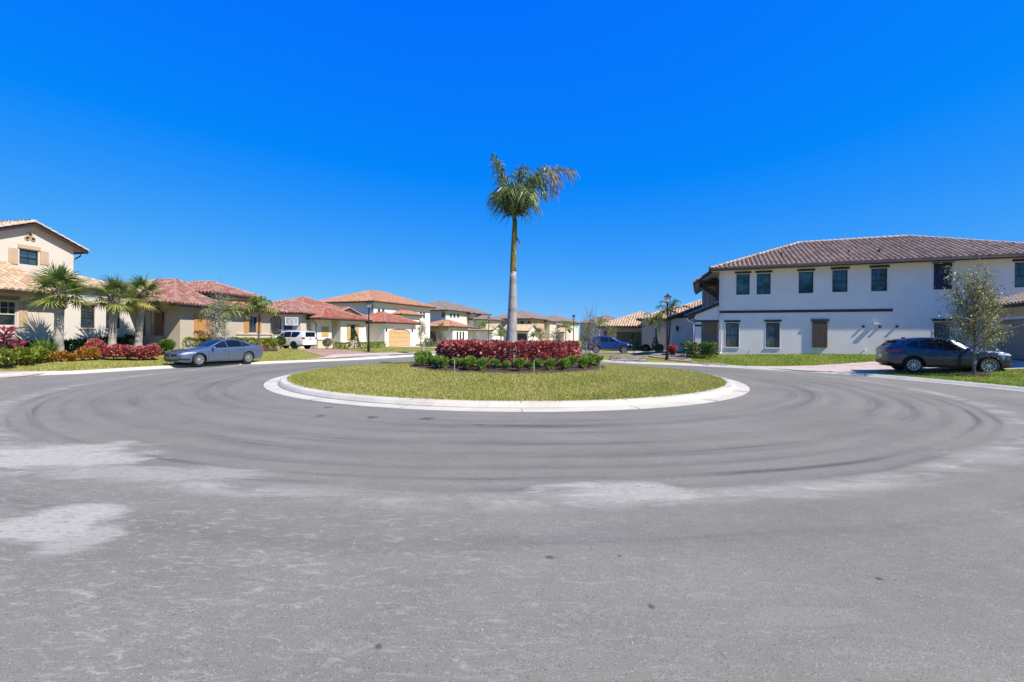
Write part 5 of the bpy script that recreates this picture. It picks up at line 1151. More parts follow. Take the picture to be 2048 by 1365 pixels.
X0, Y0 = G(1826, 743.8, .26); hd = math.atan2(TK[1], TK[0]); ff_ = np.array([math.cos(hd), math.sin(hd)]); lf = np.array([-ff_[1], ff_[0]])
ctr_ = np.array([X0, Y0]) + ff_ * (3.62 - L / 2) + lf * .80
zr_ = .27; car('parked_car', 'slate blue-grey crossover on the pale paver drive, nose to the side garage', 'car', slate, (ctr_[0], ctr_[1], zr_ - .02), hd, M['paint_slate'], 'slate', pitch=-math.atan2(.05, 2.69))
# --- blue crossover at the tan tiled house
L = 4.5
blue = dict(slate); blue.update(L=L, W=1.84, wheels=(.86, 3.55), doors=(1.32, 2.33, 3.25), hw=HWT(L), ws=(1.18, 2.05), rw=(4.08, 4.40), mirror=(1.42, 1.12),
    zb=[(0, .30), (.3, .24), (4.1, .26), (L, .40)], zs=[(0, .76), (.1, .86), (.4, .95), (.9, 1.02), (1.4, 1.05), (2.6, 1.07), (3.4, 1.10), (4.2, 1.14), (L, 1.06)],
    zt=[(0, .82), (.1, .95), (.4, 1.03), (.8, 1.09), (1.1, 1.14), (1.25, 1.22), (1.6, 1.42), (2.0, 1.60), (2.4, 1.68), (3.0, 1.70), (3.6, 1.67), (4.0, 1.60), (4.2, 1.50), (4.36, 1.28), (L, 1.12)],
    gw=[(0, .86), (.9, .84), (1.2, .82), (1.7, .73), (2.4, .69), (3.6, .69), (4.1, .72), (L, .86)],
    win=[[(1.45, 1.09), (1.75, 1.34), (2.0, 1.50), (2.27, 1.57), (2.30, 1.10)], [(2.35, 1.105), (2.32, 1.58), (2.8, 1.60), (3.20, 1.585), (3.22, 1.13)], [(3.28, 1.14), (3.28, 1.58), (3.7, 1.53), (3.98, 1.34), (3.85, 1.19)]],
    parts=[('headlight', lambda X, Y, Z, a, s: (X < .55) & (Z > .76 + .08 * X) & (Z < .86 + .08 * X) & (a > .5) & (s != 2)), ('grille', lambda X, Y, Z, a, s: (s == 3) & (a < .5) & (Z > .5) & (Z < .78)),
           ('tail_light', lambda X, Y, Z, a, s: (X > L - .42) & (Z > .96) & (Z < 1.06) & (a > .4) & (s != 2)), ('licence_plate', lambda X, Y, Z, a, s: (s == 4) & (a < .2) & (Z > .7) & (Z < .82))],
    extras=lambda L: [('sill_trim', MB().box((0, .90, .33), (2.0, .03, .04)).box((0, -.90, .33), (2.0, .03, .04)), 'chrome')])
zb0 = terrain(9.8, 45.0) + .035; X0, Y0 = G(1192.4, 707, zb0); X1, Y1 = G(1248.4, 706.2, zb0); hd = math.atan2(-.12, 1.0); f_ = np.array([math.cos(hd), math.sin(hd)])
zb0 = terrain(9.8, 44.8) + .02
pc = np.array(AT(1220, 44.2)[:2]) + f_ * (2.225 - 2.25) + np.array([-f_[1], f_[0]]) * .8
car('parked_car', 'deep blue crossover side-on beyond the island, in front of the tan tiled house', 'car', blue, (pc[0], pc[1], zb0), hd, M['paint_blue'], 'blue')
# --- white four-wheel-drive on the red paver drive
L = 4.9
white = dict(L=L, W=1.89, r=.385, ra=.44, ww=.25, wheels=(.95, 3.74), ub=(.38,), doors=(1.42, 2.42, 3.36), mirror=(1.62, 1.18), ws=(1.5, 2.1), rw=(9, 9.1), rwz=(1.24, 1.70), handle=M['chrome'],
    zb=[(0, .40), (.3, .32), (1.3, .34), (3.5, .34), (4.4, .40), (L, .42)], belt=.965,
    zs=[(0, .92), (.1, 1.0), (.4, 1.06), (1.3, 1.12), (1.6, 1.14), (3.0, 1.15), (4.7, 1.17), (L, 1.16)],
    zt=[(0, 1.0), (.1, 1.08), (.4, 1.14), (1.2, 1.19), (1.5, 1.25), (1.85, 1.55), (2.1, 1.74), (2.4, 1.81), (3.0, 1.83), (4.0, 1.82), (4.55, 1.79), (4.78, 1.77), (L, 1.74)],
    hw=[(0, .84), (.1, .9), (.3, .96), (.8, 1), (L - .8, 1), (L - .25, .98), (L - .06, .95), (L, .93)], gw=[(0, .9), (1.4, .86), (1.9, .80), (2.4, .77), (4.0, .77), (L, .77)], br=.06,
    win=[[(1.72, 1.17), (1.95, 1.42), (2.15, 1.62), (2.36, 1.70), (2.39, 1.17)], [(2.45, 1.17), (2.42, 1.70), (3.3, 1.71), (3.33, 1.17)], [(3.40, 1.18), (3.40, 1.71), (4.30, 1.69), (4.42, 1.60), (4.10, 1.22)]],
    parts=[('headlight', lambda X, Y, Z, a, s: (X < .6) & (Z > .88) & (Z < 1.03) & (a > .5) & (s != 2)), ('grille', lambda X, Y, Z, a, s: (s == 3) & (a < .45) & (Z > .5) & (Z < 1.0)),
           ('tail_light', lambda X, Y, Z, a, s: (X > L - .20) & (Z > .99) & (Z < 1.19) & (a > .62) & (s != 2)),
           ('bumper_trim', lambda X, Y, Z, a, s: (X > L - .25) & (Z > .70) & (Z < .745) & (s != 2)),
           ('licence_plate', lambda X, Y, Z, a, s: (s == 4) & (a < .26) & (Z > .86) & (Z < .99)),
           ('dark_panel', lambda X, Y, Z, a, s: (s == 4) & (Z < .46))],
    extras=lambda L: [('emblem', oval((-L / 2 - .008, 0, 1.10), .075, .055, r=.013), 'trim'), ('emblem_stroke', MB().tube([(-L / 2 - .01, .03, 1.14), (-L / 2 - .01, -.01, 1.085), (-L / 2 - .01, -.055, 1.085)], .01, 5), 'trim'),
                      ('plate_trim', MB().box((-L / 2 - .006, 0, 1.005), (.02, .62, .03)), 'chrome'), ('roof_fin', MB().box((-L / 2 + .5, 0, 1.84), (.16, .04, .07)), 'white_plastic'), ('roof_rail', MB().tube([(1.0, .62, 1.84), (.9, .62, 1.88), (-1.7, .62, 1.87), (-1.8, .62, 1.83)], .02, 5), 'chrome'), ('roof_rail', MB().tube([(1.0, -.62, 1.84), (.9, -.62, 1.88), (-1.7, -.62, 1.87), (-1.8, -.62, 1.83)], .02, 5), 'chrome'), ('rear_wiper', MB().tube([(-L / 2 - .01, .1, 1.25), (-L / 2 - .012, -.35, 1.3)], .012, 4), 'trim')])
hd = math.atan2(.34, -.94); f_ = np.array([math.cos(hd), math.sin(hd)]); lf = np.array([-f_[1], f_[0]])
q_ = np.array(AT(606, 43.0)[:2]); wc = q_ + f_ * (L / 2) - lf * .93
car('parked_car', 'white four-wheel-drive wagon seen from behind on the red paver drive', 'car', white, (wc[0], wc[1], terrain(*wc) + .03), hd, M['paint_white'], 'white')
# ------------------------------------------------------------------ plants
def unit(v): return v / (np.linalg.norm(v, axis=-1, keepdims=True) + 1e-9)
def leaves(mb, P, D, ln, wd, up=.25, jit=.6, mi=0, rnd=None, fold=.25):
    n = len(P); P = np.asarray(P); a = unit(np.asarray(D) + np.array([0, 0, up]) + jit * rng.normal(size=(n, 3)) * .7)
    s = unit(np.cross(a, rng.normal(size=(n, 3)))); nn = np.cross(a, s); k = (.6 + .75 * rng.random(n))[:, None]
    l, w_ = ln * k, wd * k
    mid = P + a * l * .48 - nn * w_ * fold
    mb.quads(np.stack([P, mid + s * w_ * .5 + nn * w_ * fold, P + a * l, mid - s * w_ * .5 + nn * w_ * fold], 1), mi, rnd)
def ball(n, shell=.45):
    d = unit(rng.normal(size=(n, 3))); r = (shell + (1 - shell) * rng.random(n) ** .5)[:, None]; return d * r, d
def lumpy(d, seed, amp=.22):
    r_ = np.random.default_rng(seed); out = np.ones(len(d))
    for _ in range(9): c = unit(r_.normal(size=3)); out += amp * np.maximum(0, (d @ c) - .55) * r_.uniform(.6, 2.0) - amp * .22
    return out[:, None]
def shrub(name, label, cat_, base, rad, n, ln, wd, m, group=None, up=.3, stem=True, seed=None, flowers=0, amp=.25, lift=0.0, jit=.6):
    """a bush: leaves through a lumpy ellipsoid on a few stems; base = ground point, rad = half sizes"""
    seed = seed if seed is not None else random.randrange(9999)
    root = empty(name, base, random.random() * 6.28, label, cat_, group)
    p, d = ball(n); k = lumpy(d, seed, amp); p = p * k * np.array(rad); p[:, 2] = np.maximum(p[:, 2], -rad[2] * .92); p[:, 2] += rad[2] + lift
    mb = MB(); leaves(mb, p, d * .8, ln, wd, up, jit); build('foliage', mb, m, root)
    if stem:
        sb = MB()
        for i in range(7):
            a = 2 * math.pi * i / 7; e = (.55 * rad[0] * math.cos(a), .55 * rad[1] * math.sin(a), lift + rad[2] * 1.2); sb.tube([(.06 * math.cos(a) * rad[0], .06 * math.sin(a) * rad[1], -.08), (e[0] * .5, e[1] * .5, e[2] * .45), e], [.018, .014, .006], 5)
        build('stem', sb, M['stem'], root)
    if flowers:
        q, d2 = ball(flowers, .92); q = q * lumpy(d2, seed, amp) * np.array(rad) * 1.04; q[:, 2] += rad[2] + lift; fb = MB()
        for k_ in range(4): leaves(fb, q, d2, .09, .08, 0, .9)
        build('flowers', fb, M['flower'], root)
    return root
def hedge(name, label, pts, hw, h, n, ln, wd, m, base_gap=.1, flowers=0, cat_='hedge', zfun=None, top_j=.06, stems=True):
    """a clipped row along a polyline of (x, y)"""
    pts = np.asarray(pts, float); c = pts.mean(0); zf = zfun or (lambda x, y: lots(x, y)); root = empty(name, (c[0], c[1], float(np.mean(zf(pts[:, 0], pts[:, 1])))), 0, label, cat_)
    segl = np.linalg.norm(np.diff(pts, axis=0), axis=1); cum = np.r_[0, np.cumsum(segl)]
    def along_(s):
        i = np.clip(np.searchsorted(cum, s, 'right') - 1, 0, len(segl) - 1); f = ((s - cum[i]) / segl[i])[:, None]; q = pts[i] * (1 - f) + pts[i + 1] * f; t = (pts[i + 1] - pts[i]) / segl[i][:, None]; return q, t
    s = rng.random(n) * cum[-1]; q, t = along_(s); nrm = np.c_[-t[:, 1], t[:, 0]]
    a = rng.random(n); u = rng.uniform(-1, 1, n); v = rng.random(n); side_ = a < .62
    u = np.where(side_, np.sign(u) * rng.uniform(.7, 1.0, n), u); v = np.where(side_, v, rng.uniform(.86, 1.0, n))
    wob = 1 + .16 * np.sin(s * 5.1) * np.sin(s * 2.3 + 1) + .1 * rng.normal(size=n); hh = h * (1 + top_j * np.sin(s * 4.3 + .5) + top_j * np.sin(s * 9.7))
    xy = q + nrm * (u * hw * wob * (1 - .25 * np.maximum(v - .8, 0) * 5 * .5))[:, None]
    g = zf(xy[:, 0], xy[:, 1]); P = np.c_[xy, g + base_gap + (hh - base_gap) * v]
    D = np.c_[nrm * (u * 1.0)[:, None], np.where(side_, .1, 1.0)]
    mb = MB(); leaves(mb, P, D, ln, wd, .15, .6); build('foliage', mb, m, root, root.location)
    if stems:
        sb = MB(); k = max(4, int(cum[-1] / .22)); q2, t2 = along_(np.linspace(.05, cum[-1] - .05, k)); z2 = zf(q2[:, 0], q2[:, 1])
        for (x, y), z in zip(q2, z2): sb.tube([(x + rng.normal(0, .06), y + rng.normal(0, .06), z - .1), (x + rng.normal(0, .1), y + rng.normal(0, .1), z + h * .8)], [.02, .01], 5)
        build('stem', sb, M['stem'], root, root.location)
    if flowers:
        for i in rng.integers(0, n, flowers):
            fb = MB(); q = np.repeat((P[i] + D[i] * .05)[None], 7, 0); leaves(fb, q, np.repeat(D[i][None], 7, 0), .11, .10, 0, .8); build('flower', fb, M['flower'], root, root.location)
    return root
def fan_palm(label, base, h, r, n_leaf, pet, fan, lean=(0, 0), seed=1, group=None, boots=True, cat_='palm tree'):
    R_ = np.random.default_rng(seed); root = empty('fan_palm', base, 0, label, cat_, group)
    top = np.array([lean[0], lean[1], h]); zz = np.linspace(-.15, h, 14); tr = MB()
    tr.tube([(lean[0] * (z / h) ** 1.5 if z > 0 else 0, lean[1] * (z / h) ** 1.5 if z > 0 else 0, z) for z in zz], [r * (1.18 - .2 * min(1, max(0, z / h * 3)) + .03 * R_.normal()) for z in zz], 14); build('trunk', tr, M['sabal_trunk'], root, smooth=True)
    if boots:
        bb = MB()
        for i in range(90):
            z = h - .95 + 1.0 * (i / 90); a = i * 2.4; x0 = np.array([lean[0] * (z / h) ** 1.5, lean[1] * (z / h) ** 1.5, z]); d = np.array([math.cos(a), math.sin(a), 0]); s = np.array([-d[1], d[0], 0]); o = .05 + .10 * R_.random() + .06 * (i / 90)
            bb.add([x0 + d * r * .85 + s * .065, x0 + d * r * .85 - s * .065, x0 + d * (r + o) - s * .03 + np.array([0, 0, .24]), x0 + d * (r + o) + s * .03 + np.array([0, 0, .24]), x0 + d * (r * .7) + np.array([0, 0, .2])], [(0, 1, 2, 3), (0, 3, 4), (1, 4, 2)])
        build('leaf_boots', bb, M['boot'], root)
    lf = MB(); pb = MB()
    for i in range(n_leaf):
        el = math.radians(88 - 106 * ((i + .5) / n_leaf) ** .85); az = i * 2.39996 + R_.normal() * .2
        d = np.array([math.cos(az) * math.cos(el), math.sin(az) * math.cos(el), math.sin(el)]); L = pet * R_.uniform(.8, 1.15)
        p0 = top + np.array([0, 0, -.25 * (i / n_leaf)]); p1 = p0 + d * L * .5; d2 = unit(d + np.array([0, 0, -.12])); p2 = p1 + d2 * L * .5
        pb.tube([p0, p1, p2], [.022, .016, .010], 4)
        ax = unit(d2 + np.array([0, 0, -.14])); s = unit(np.cross(ax, [0, 0, 1.0]) + R_.normal(size=3) * .12); nn = np.cross(s, ax); K = 26; col = np.clip(R_.random() * .45 + .55 * max(0, (i / n_leaf - .45)), 0, 1)
        if el < -.25 and R_.random() < .5: col = .9
        Q1, Q2 = [], []
        for k in range(K):
            ph = math.radians(-128 + 256 * k / (K - 1)); dr = unit(ax * math.cos(ph) + s * math.sin(ph) - nn * .18 * abs(math.sin(ph)) + R_.normal(size=3) * .03); ll = fan * (.72 + .28 * math.cos(ph * .8)) * R_.uniform(.85, 1.1)
            w_ = unit(np.cross(dr, nn)) * .030; m_ = p2 + dr * ll * .55; t_ = p2 + dr * ll + np.array([0, 0, -.13 * ll * R_.uniform(.2, 1.3)])
            Q1.append([p2 + w_ * .4, p2 - w_ * .4, m_ - w_ + nn * .012, m_ + w_ + nn * .012]); Q2.append([m_ + w_ + nn * .012, m_ - w_ + nn * .012, t_ - w_ * .12, t_ + w_ * .12])
        rr = np.clip(col + R_.normal(size=K) * .09, 0, 1); lf.quads(np.array(Q1), 0, rr); lf.quads(np.array(Q2), 0, np.clip(rr + .06, 0, 1))
    build('crown', lf, M['fan'], root); build('leaf_stalk', pb, M['lime_leaf'], root)
    return root
def frond(mb, pts, nl, ll, width, R_, mi=0, col=.4, dry=None, droop=.5, rach=None, v=.5):
    C = catmull(pts, 8); seg = np.linalg.norm(np.diff(C, axis=0), axis=1); cum = np.r_[0, np.cumsum(seg)]; T = cum[-1]
    if rach is not None: rach.tube(C, np.linspace(.028, .006, len(C)) * (ll / .6), 4)
    Q1, Q2, rr, mm = [], [], [], []
    for k in range(nl):
        t = .12 + .88 * (k + .5) / nl
        i = min(np.searchsorted(cum, t * T) - 1, len(seg) - 1); i = max(i, 0); f = (t * T - cum[i]) / seg[i]; p = C[i] * (1 - f) + C[i + 1] * f; tg = unit(C[i + 1] - C[i]); s = np.cross(tg, [0, 0, 1.0])
        s = unit(s) if np.linalg.norm(s) > .1 else np.array([1.0, 0, 0]); up = np.cross(s, tg); L = ll * (.45 + .75 * math.sin(math.pi * min(1, .12 + .82 * t)) ** .8) * R_.uniform(.8, 1.15)
        for sd in (1, -1):
            d = unit(s * sd + tg * (.45 + .5 * t) + up * (v * R_.normal() + .25)); w_ = unit(np.cross(d, R_.normal(size=3))) * width
            m_ = p + d * L * .5 + np.array([0, 0, -droop * L * .10]); e_ = p + d * L * .92 + np.array([0, 0, -droop * L * R_.uniform(.5, 1.1)])
            Q1.append([p + w_ * .5, p - w_ * .5, m_ - w_, m_ + w_]); Q2.append([m_ + w_, m_ - w_, e_ - w_ * .1, e_ + w_ * .1]); c_ = np.clip(col + .18 * R_.normal(), 0, 1); rr.append(c_); mm.append(1 if dry is not None and t > dry and R_.random() < .8 else 0)
    mm = np.array(mm); rr = np.array(rr); Q1, Q2 = np.array(Q1), np.array(Q2)
    for k in (0, 1):
        if (mm == k).any(): mb.quads(Q1[mm == k], k, rr[mm == k]); mb.quads(Q2[mm == k], k, rr[mm == k])
def feather_palm(label, base, h, r, n, L, m, lean=(0, 0), seed=3, ll=.42, group=None, droop=.9, el0=75, el1=-5, trunkm='royal_trunk', name='feather_palm', shaft=True, nl=22, wid=.022):
    R_ = np.random.default_rng(seed); root = empty(name, base, 0, label, 'palm tree', group); zz = np.linspace(-.1, h, 9); pos = lambda z: np.array([lean[0] * max(0, z / h) ** 1.4, lean[1] * max(0, z / h) ** 1.4, z])
    build('trunk', MB().tube([pos(z) for z in zz], [r * (1.25 - .35 * max(0, z / h)) for z in zz], 9), M[trunkm], root, smooth=True)
    if shaft: build('crownshaft', MB().tube([pos(h), pos(h) + np.array([0, 0, .2 * L]), pos(h) + np.array([0, 0, .36 * L])], [r * 1.0, r * .95, r * .5], 8), M['shaft'], root, smooth=True)
    top = pos(h) + np.array([0, 0, .3 * L if shaft else 0]); lf = MB(); rc = MB()
    for i in range(n):
        el = math.radians(el0 + (el1 - el0) * (i / max(n - 1, 1))); az = i * 2.4 + R_.normal() * .25; d = np.array([math.cos(az) * math.cos(el), math.sin(az) * math.cos(el), math.sin(el)]); l = L * R_.uniform(.85, 1.1)
        pts = [top, top + d * l * .35, top + d * l * .7 + np.array([0, 0, -.10 * droop * l]), top + d * l * .95 + np.array([0, 0, -.32 * droop * l])]
        frond(lf, pts, nl, ll, wid, R_, 0, .2 + .7 * R_.random() * (i / n * .6 + .4), None, .6, rc)
    build('crown', lf, [m, M['dry']], root); build('leaf_stalk', rc, M['lime_leaf'], root); return root
def tree(label, base, h, trunk_h, r, crown, n_leaf, ln, wd, m, seed=1, name='tree', bare_top=0, group=None, limbs=9, lean=(0, 0), spread=.22, twig_r=.006, c_off=0.0, stake=False):
    """trunk with limbs and twigs; leaves sit along the twigs. crown = half sizes of the leafy ellipsoid"""
    R_ = np.random.default_rng(seed); root = empty(name, base, 0, label, 'tree', group); cz = trunk_h + crown[2] * .92; wb = MB()
    trunk = [np.array([lean[0] * t, lean[1] * t, -.1 + t * (h * .86 + .1)]) + (R_.normal(size=3) * np.array([.03, .03, 0]) * h * .2 * t) for t in np.linspace(0, 1, 8)]
    wb.tube(trunk, np.linspace(r * 1.1, r * .15, 8), 8)
    tips = []
    for i in range(limbs):
        t = trunk_h / h + (1 - trunk_h / h) * .75 * (i / limbs); p0 = trunk[0] + (trunk[-1] - trunk[0]) * t; j = min(6, int(t * 7)); f = t * 7 - j; p0 = trunk[j] * (1 - f) + trunk[j + 1] * f
        az = i * 2.4 + R_.normal() * .3; zrel = (i + 1) / limbs; e = np.array([crown[0] * math.cos(az) * .8, crown[1] * math.sin(az) * .8, 0]) * (1 - .55 * zrel) * R_.uniform(.7, 1.15) + np.array([lean[0], lean[1], trunk_h + crown[2] * (.35 + 1.5 * zrel) * R_.uniform(.9, 1.1)])
        e[2] = min(e[2], trunk_h + 1.95 * crown[2]); mid = (p0 + e) / 2 + np.array([0, 0, -.06 * crown[2]]) + R_.normal(size=3) * .05; wb.tube([p0, mid, e], [r * .45, r * .25, r * .08], 5)
        for k in range(9):
            f = .3 + .7 * R_.random(); q = mid * (1 - f) + e * f if R_.random() < .7 else p0 * (1 - f) + mid * f; g = q + R_.normal(size=3) * np.array(crown) * spread * 1.5 + np.array([0, 0, crown[2] * .14]); wb.tube([q, (q + g) / 2 + R_.normal(size=3) * .03, g], [r * .1 + twig_r, r * .06 + twig_r * .7, twig_r * .5], 4); tips.append((q, g))
    build('trunk', wb, M['wood'], root)
    i = R_.integers(0, len(tips), n_leaf); f = R_.random(n_leaf)[:, None] ** .7; A = np.array([a for a, _ in tips])[i]; B = np.array([b for _, b in tips])[i]; P = A * (1 - f) + B * f + R_.normal(size=(n_leaf, 3)) * np.array(crown) * .09
    if bare_top: P = P[(P[:, 2] < trunk_h + crown[2] * 2 * (1 - bare_top)) | (R_.random(n_leaf) < .06)]
    C = np.array([lean[0], lean[1], cz]); lf = MB(); leaves(lf, P, unit(P - C) * .6, ln, wd, .1, .9); build('crown', lf, m, root)
    if stake: build('stake', MB().tube([(.25, 0, -.1), (.25, 0, 1.3)], .02, 5), M['trim_white'], root)
    return root
# --- the island
R_ = np.random.default_rng(11); PY = ISL[1]
def ip(px, py, dy=0.0): return np.array(AT(px, PY + dy, py))
rp = empty('royal_palm', (ip(1021, 690)[0], PY, isl_z(0)), 0, 'tall royal palm with wind-swept fronds at the centre of the round island', 'palm tree')
prof = [(1021, 745, .315), (1021.5, 715, .30), (1022.8, 690, .262), (1023.3, 665, .236), (1024.6, 630, .205), (1025.6, 590, .18), (1026, 560, .152), (1026.2, 544, .142)]
build('trunk', MB().tube([ip(a, b) for a, b, _ in prof], [c for *_, c in prof], 20), M['royal_trunk'], rp, rp.location, smooth=True)
sh_ = [(1026.2, 546, .138), (1026.6, 530, .142), (1027.5, 505, .135), (1028.4, 480, .125), (1029.3, 455, .115), (1030, 438, .09)]
cs = build('crownshaft', MB().tube([ip(a, b) for a, b, _ in sh_], [c for *_, c in sh_], 16), M['shaft'], rp, rp.location, smooth=True)
sb = MB(); a_, b_ = ip(1025.2, 548), ip(1027.4, 512)
for k in range(5): an = -1.9 + .45 * k; o = np.array([math.cos(an), math.sin(an), 0]) * .135; o2 = np.array([math.cos(an + .4), math.sin(an + .4), 0]) * .135; sb.add([a_ + o * 1.06, a_ + o2 * 1.06, b_ * .6 + a_ * .4 + o2 * 1.1, b_ + o * (1.0 if k % 2 else 1.15)], [(0, 1, 2, 3)])
build('old_sheath', sb, M['sheath'], cs, rp.location)
build('spathe', MB().tube([ip(1030, 462), ip(1033, 474), ip(1039, 486, -.1), ip(1046, 493, -.2)], [.02, .035, .025, .006], 6), M['sheath'], rp, rp.location)
O0 = (1029.5, 440)
FR = [([(1042, 405, .2), (1062, 384, .3), (1080, 370, .3), (1092, 392, .3)], 50, .56, .5, None), ([(1040, 398, -.4), (1054, 368, -.6), (1070, 352, -.8), (1084, 364, -1.0)], 50, .56, .45, None), ([(1018, 400, -.2), (1003, 355, -.4), (986, 313, -.5)], 78, 0.70, .35, None), ([(1014, 395, .4), (1000, 350, .6), (993, 322, .9)], 67, 0.67, .3, None),
      ([(1015, 410, -.6), (1002, 388, -1.1), (988, 394, -1.5)], 62, 0.70, .35, None), ([(1013, 415, .5), (1002, 392, .9), (994, 404, 1.3)], 54, 0.70, .3, None),
      ([(1035, 395, -.2), (1044, 358, -.3), (1056, 336, -.4)], 67, 0.67, .4, None), ([(1030, 390, .5), (1034, 352, .8), (1042, 334, 1.1)], 62, 0.67, .35, None),
      ([(1046, 395, -.3), (1072, 356, -.5), (1096, 343, -.7), (1112, 362, -.9)], 81, 0.74, .55, .75), ([(1045, 392, .3), (1075, 352, .5), (1112, 340, .6), (1146, 346, .7)], 99, 0.78, .45, .66),
      ([(1044, 400, .8), (1066, 368, 1.3), (1090, 362, 1.7), (1106, 385, 2.0)], 70, 0.70, .4, .85), ([(1038, 402, -.9), (1050, 378, -1.6), (1058, 388, -2.2)], 64, 0.74, .6, None),
      ([(1024, 402, -.9), (1018, 374, -1.5), (1014, 380, -2.1)], 62, 0.74, .5, None), ([(1036, 405, 1.0), (1042, 384, 1.7), (1048, 395, 2.2)], 54, 0.67, .4, None), ([(1020, 408, -.5), (1012, 395, -.9), (1008, 405, -1.3)], 48, 0.74, .3, None), ([(1042, 412, -.5), (1054, 398, -.9), (1062, 408, -1.2)], 54, 0.74, .45, None)]
lf = MB(); rc = MB()
for pts, nl, ll, col, dry in FR:
    frond(lf, [ip(*O0)] + [ip(a, b, c) for a, b, c in pts], nl, ll, .023, R_, 0, col, dry, .85, rc, v=.6)
build('crown', lf, [M['royal'], M['dry']], rp, rp.location); build('leaf_stalk', rc, M['shaft'], rp, rp.location)
a = np.linspace(0, 2 * math.pi, 73); ringp = np.c_[ISL[0] + (R_HEDGE - .5) * np.cos(a), ISL[1] + (R_HEDGE - .5) * np.sin(a)]
isl_zf = lambda x, y: isl_z(np.hypot(x - ISL[0], y - ISL[1]))
hedge('red_hedge', 'dense dark red leaved hedge ringing the palm on the island', ringp, .5, .97, 19000, .14, .095, M['red_leaf'], .2, zfun=isl_zf, top_j=.035)
gs = None; k = 0
angs = [x for x in np.arange(-180, 0, 6.4)] + [6, 14, 174]
for an in angs:
    edge_ = abs(abs(an + 90) - 90) ; ra = 3.78 + .2 * math.sin(an * 1.7); x = ISL[0] + ra * math.cos(math.radians(an)); y = ISL[1] + ra * math.sin(math.radians(an)); sc = (.70 + .34 * R_.random()) * (1.12 if an < -145 or an > -35 else .95)
    if gs is None:
        gs = shrub('green_shrub', 'low bright green shrub in the mulch ring at the foot of the red hedge', 'shrub', (x, y, isl_z(ra) + .02), (.3, .3, .31), 460, .17, .045, M['bright_leaf'], 'low green shrubs ringing the island hedge', up=1.3, seed=5, jit=.6, amp=.4); gs.scale = (sc,) * 3
        gs2 = shrub('green_shrub', 'low bright green shrub in the mulch ring at the foot of the red hedge', 'shrub', (x + .3, y + .3, isl_z(ra) + .02), (.32, .32, .28), 460, .17, .045, M['bright_leaf'], 'low green shrubs ringing the island hedge', up=1.3, seed=9, jit=.6, amp=.4)
    else: dup(gs if k % 2 else gs2, (x, y, isl_z(ra) + .04), R_.random() * 6, sc)
    k += 1
for i, (px, py, h_, lb) in enumerate(((909, 745, .5, 'white plastic sprinkler riser among the shrubs left of the palm'), (1068, 748, .5, 'white plastic sprinkler riser in the mulch just right of the palm'), (1200, 742, .45, 'white plastic sprinkler riser at the right end of the mulch ring'))):
    X, Y = G(px, py, .48); tp = empty('sprinkler_riser', (X, Y, .46), 0, lb, 'sprinkler', 'sprinkler risers on the island'); build('pipe', MB().tube([(0, 0, -.1), (0, 0, h_)], .012, 7), M['grey_plastic'], tp); build('nozzle', MB().tube([(0, 0, h_), (0, 0, h_ + .05)], .018, 7), M['trim'], tp)
# --- left bed: fan palms, red and yellow shrubs
def bz(x, y): return terrain(x, y) + .05
def AB(px, Y): x, y, _ = AT(px, Y); return (x, y, bz(x, y))
fan_palm('tall fan palm with the widest crown, leftmost of three on the cream house bed', AB(117, 23.6), 3.42, .2, 26, .78, .95, (.05, 0), 4, 'fan palms before the cream house')
fan_palm('middle fan palm of three, with drooping leaves over a dark window', AB(224, 26.2), 3.4, .19, 20, .75, .88, (.12, 0), 8, 'fan palms before the cream house')
fan_palm('rightmost fan palm of three, leaning right beside the plum tiled roof', AB(276, 28.1), 3.57, .19, 19, .72, .84, (.3, 0), 15, 'fan palms before the cream house')
for px, Y, hgt, lb in ((12, 19.6, 1.6, 'tall magenta leaved ti plant at the left picture edge'), (28, 20.2, 1.0, 'shorter magenta ti plant just right of the tall one')):
    b = AB(px, Y); root = empty('ti_plant', b, 0, lb, 'plant'); mb = MB(); st = MB()
    for s_ in range(3):
        tx, ty = rng.normal(0, .22, 2); hh = hgt * (.55 + .2 * s_) ; st.tube([(tx * .4, ty * .4, -.05), (tx, ty, hh)], [.025, .018], 5); n = 34; aa = rng.random(n) * 6.28; D = np.c_[np.cos(aa), np.sin(aa), rng.uniform(.0, 1.1, n)]; leaves(mb, np.tile([tx, ty, hh], (n, 1)) + np.c_[np.zeros((n, 2)), rng.uniform(-.3, .05, n)], D, .42, .10, .1, .25)
    build('foliage', mb, M['magenta_leaf'], root); build('stem', st, M['stem'], root)
for px, Y, rd, lb in ((5, 19.3, (.85, .65, .5), 'lime green bush at the left picture edge in front of the magenta ti'), (48, 20.4, (.8, .65, .46), 'lime green bush left of the yellow crotons'), (80, 21.3, (.6, .5, .36), 'small lime green bush nearest the yellow crotons')):
    shrub('lime_bush', lb, 'shrub', AB(px, Y), rd, 1300, .12, .065, M['lime_leaf'], None)
shrub('strap_leaf_clump', 'clump of long grassy strap leaves left of the leftmost fan palm', 'plant', AB(93, 22.3), (.4, .4, .38), 420, .5, .03, M['green_leaf'], up=1.0, stem=False, jit=.3)
q0, q1 = wA1.xy(5.0, -.55), wA2.xy(1.8, -.5); q2 = wA2.xy(4.2, -.6)
hedge('dark_hedge', 'dark green leafy row against the cream wall behind the fan palms', [q0, q1, q2], .42, .85, 4200, .17, .075, M['dark_leaf'], .05)
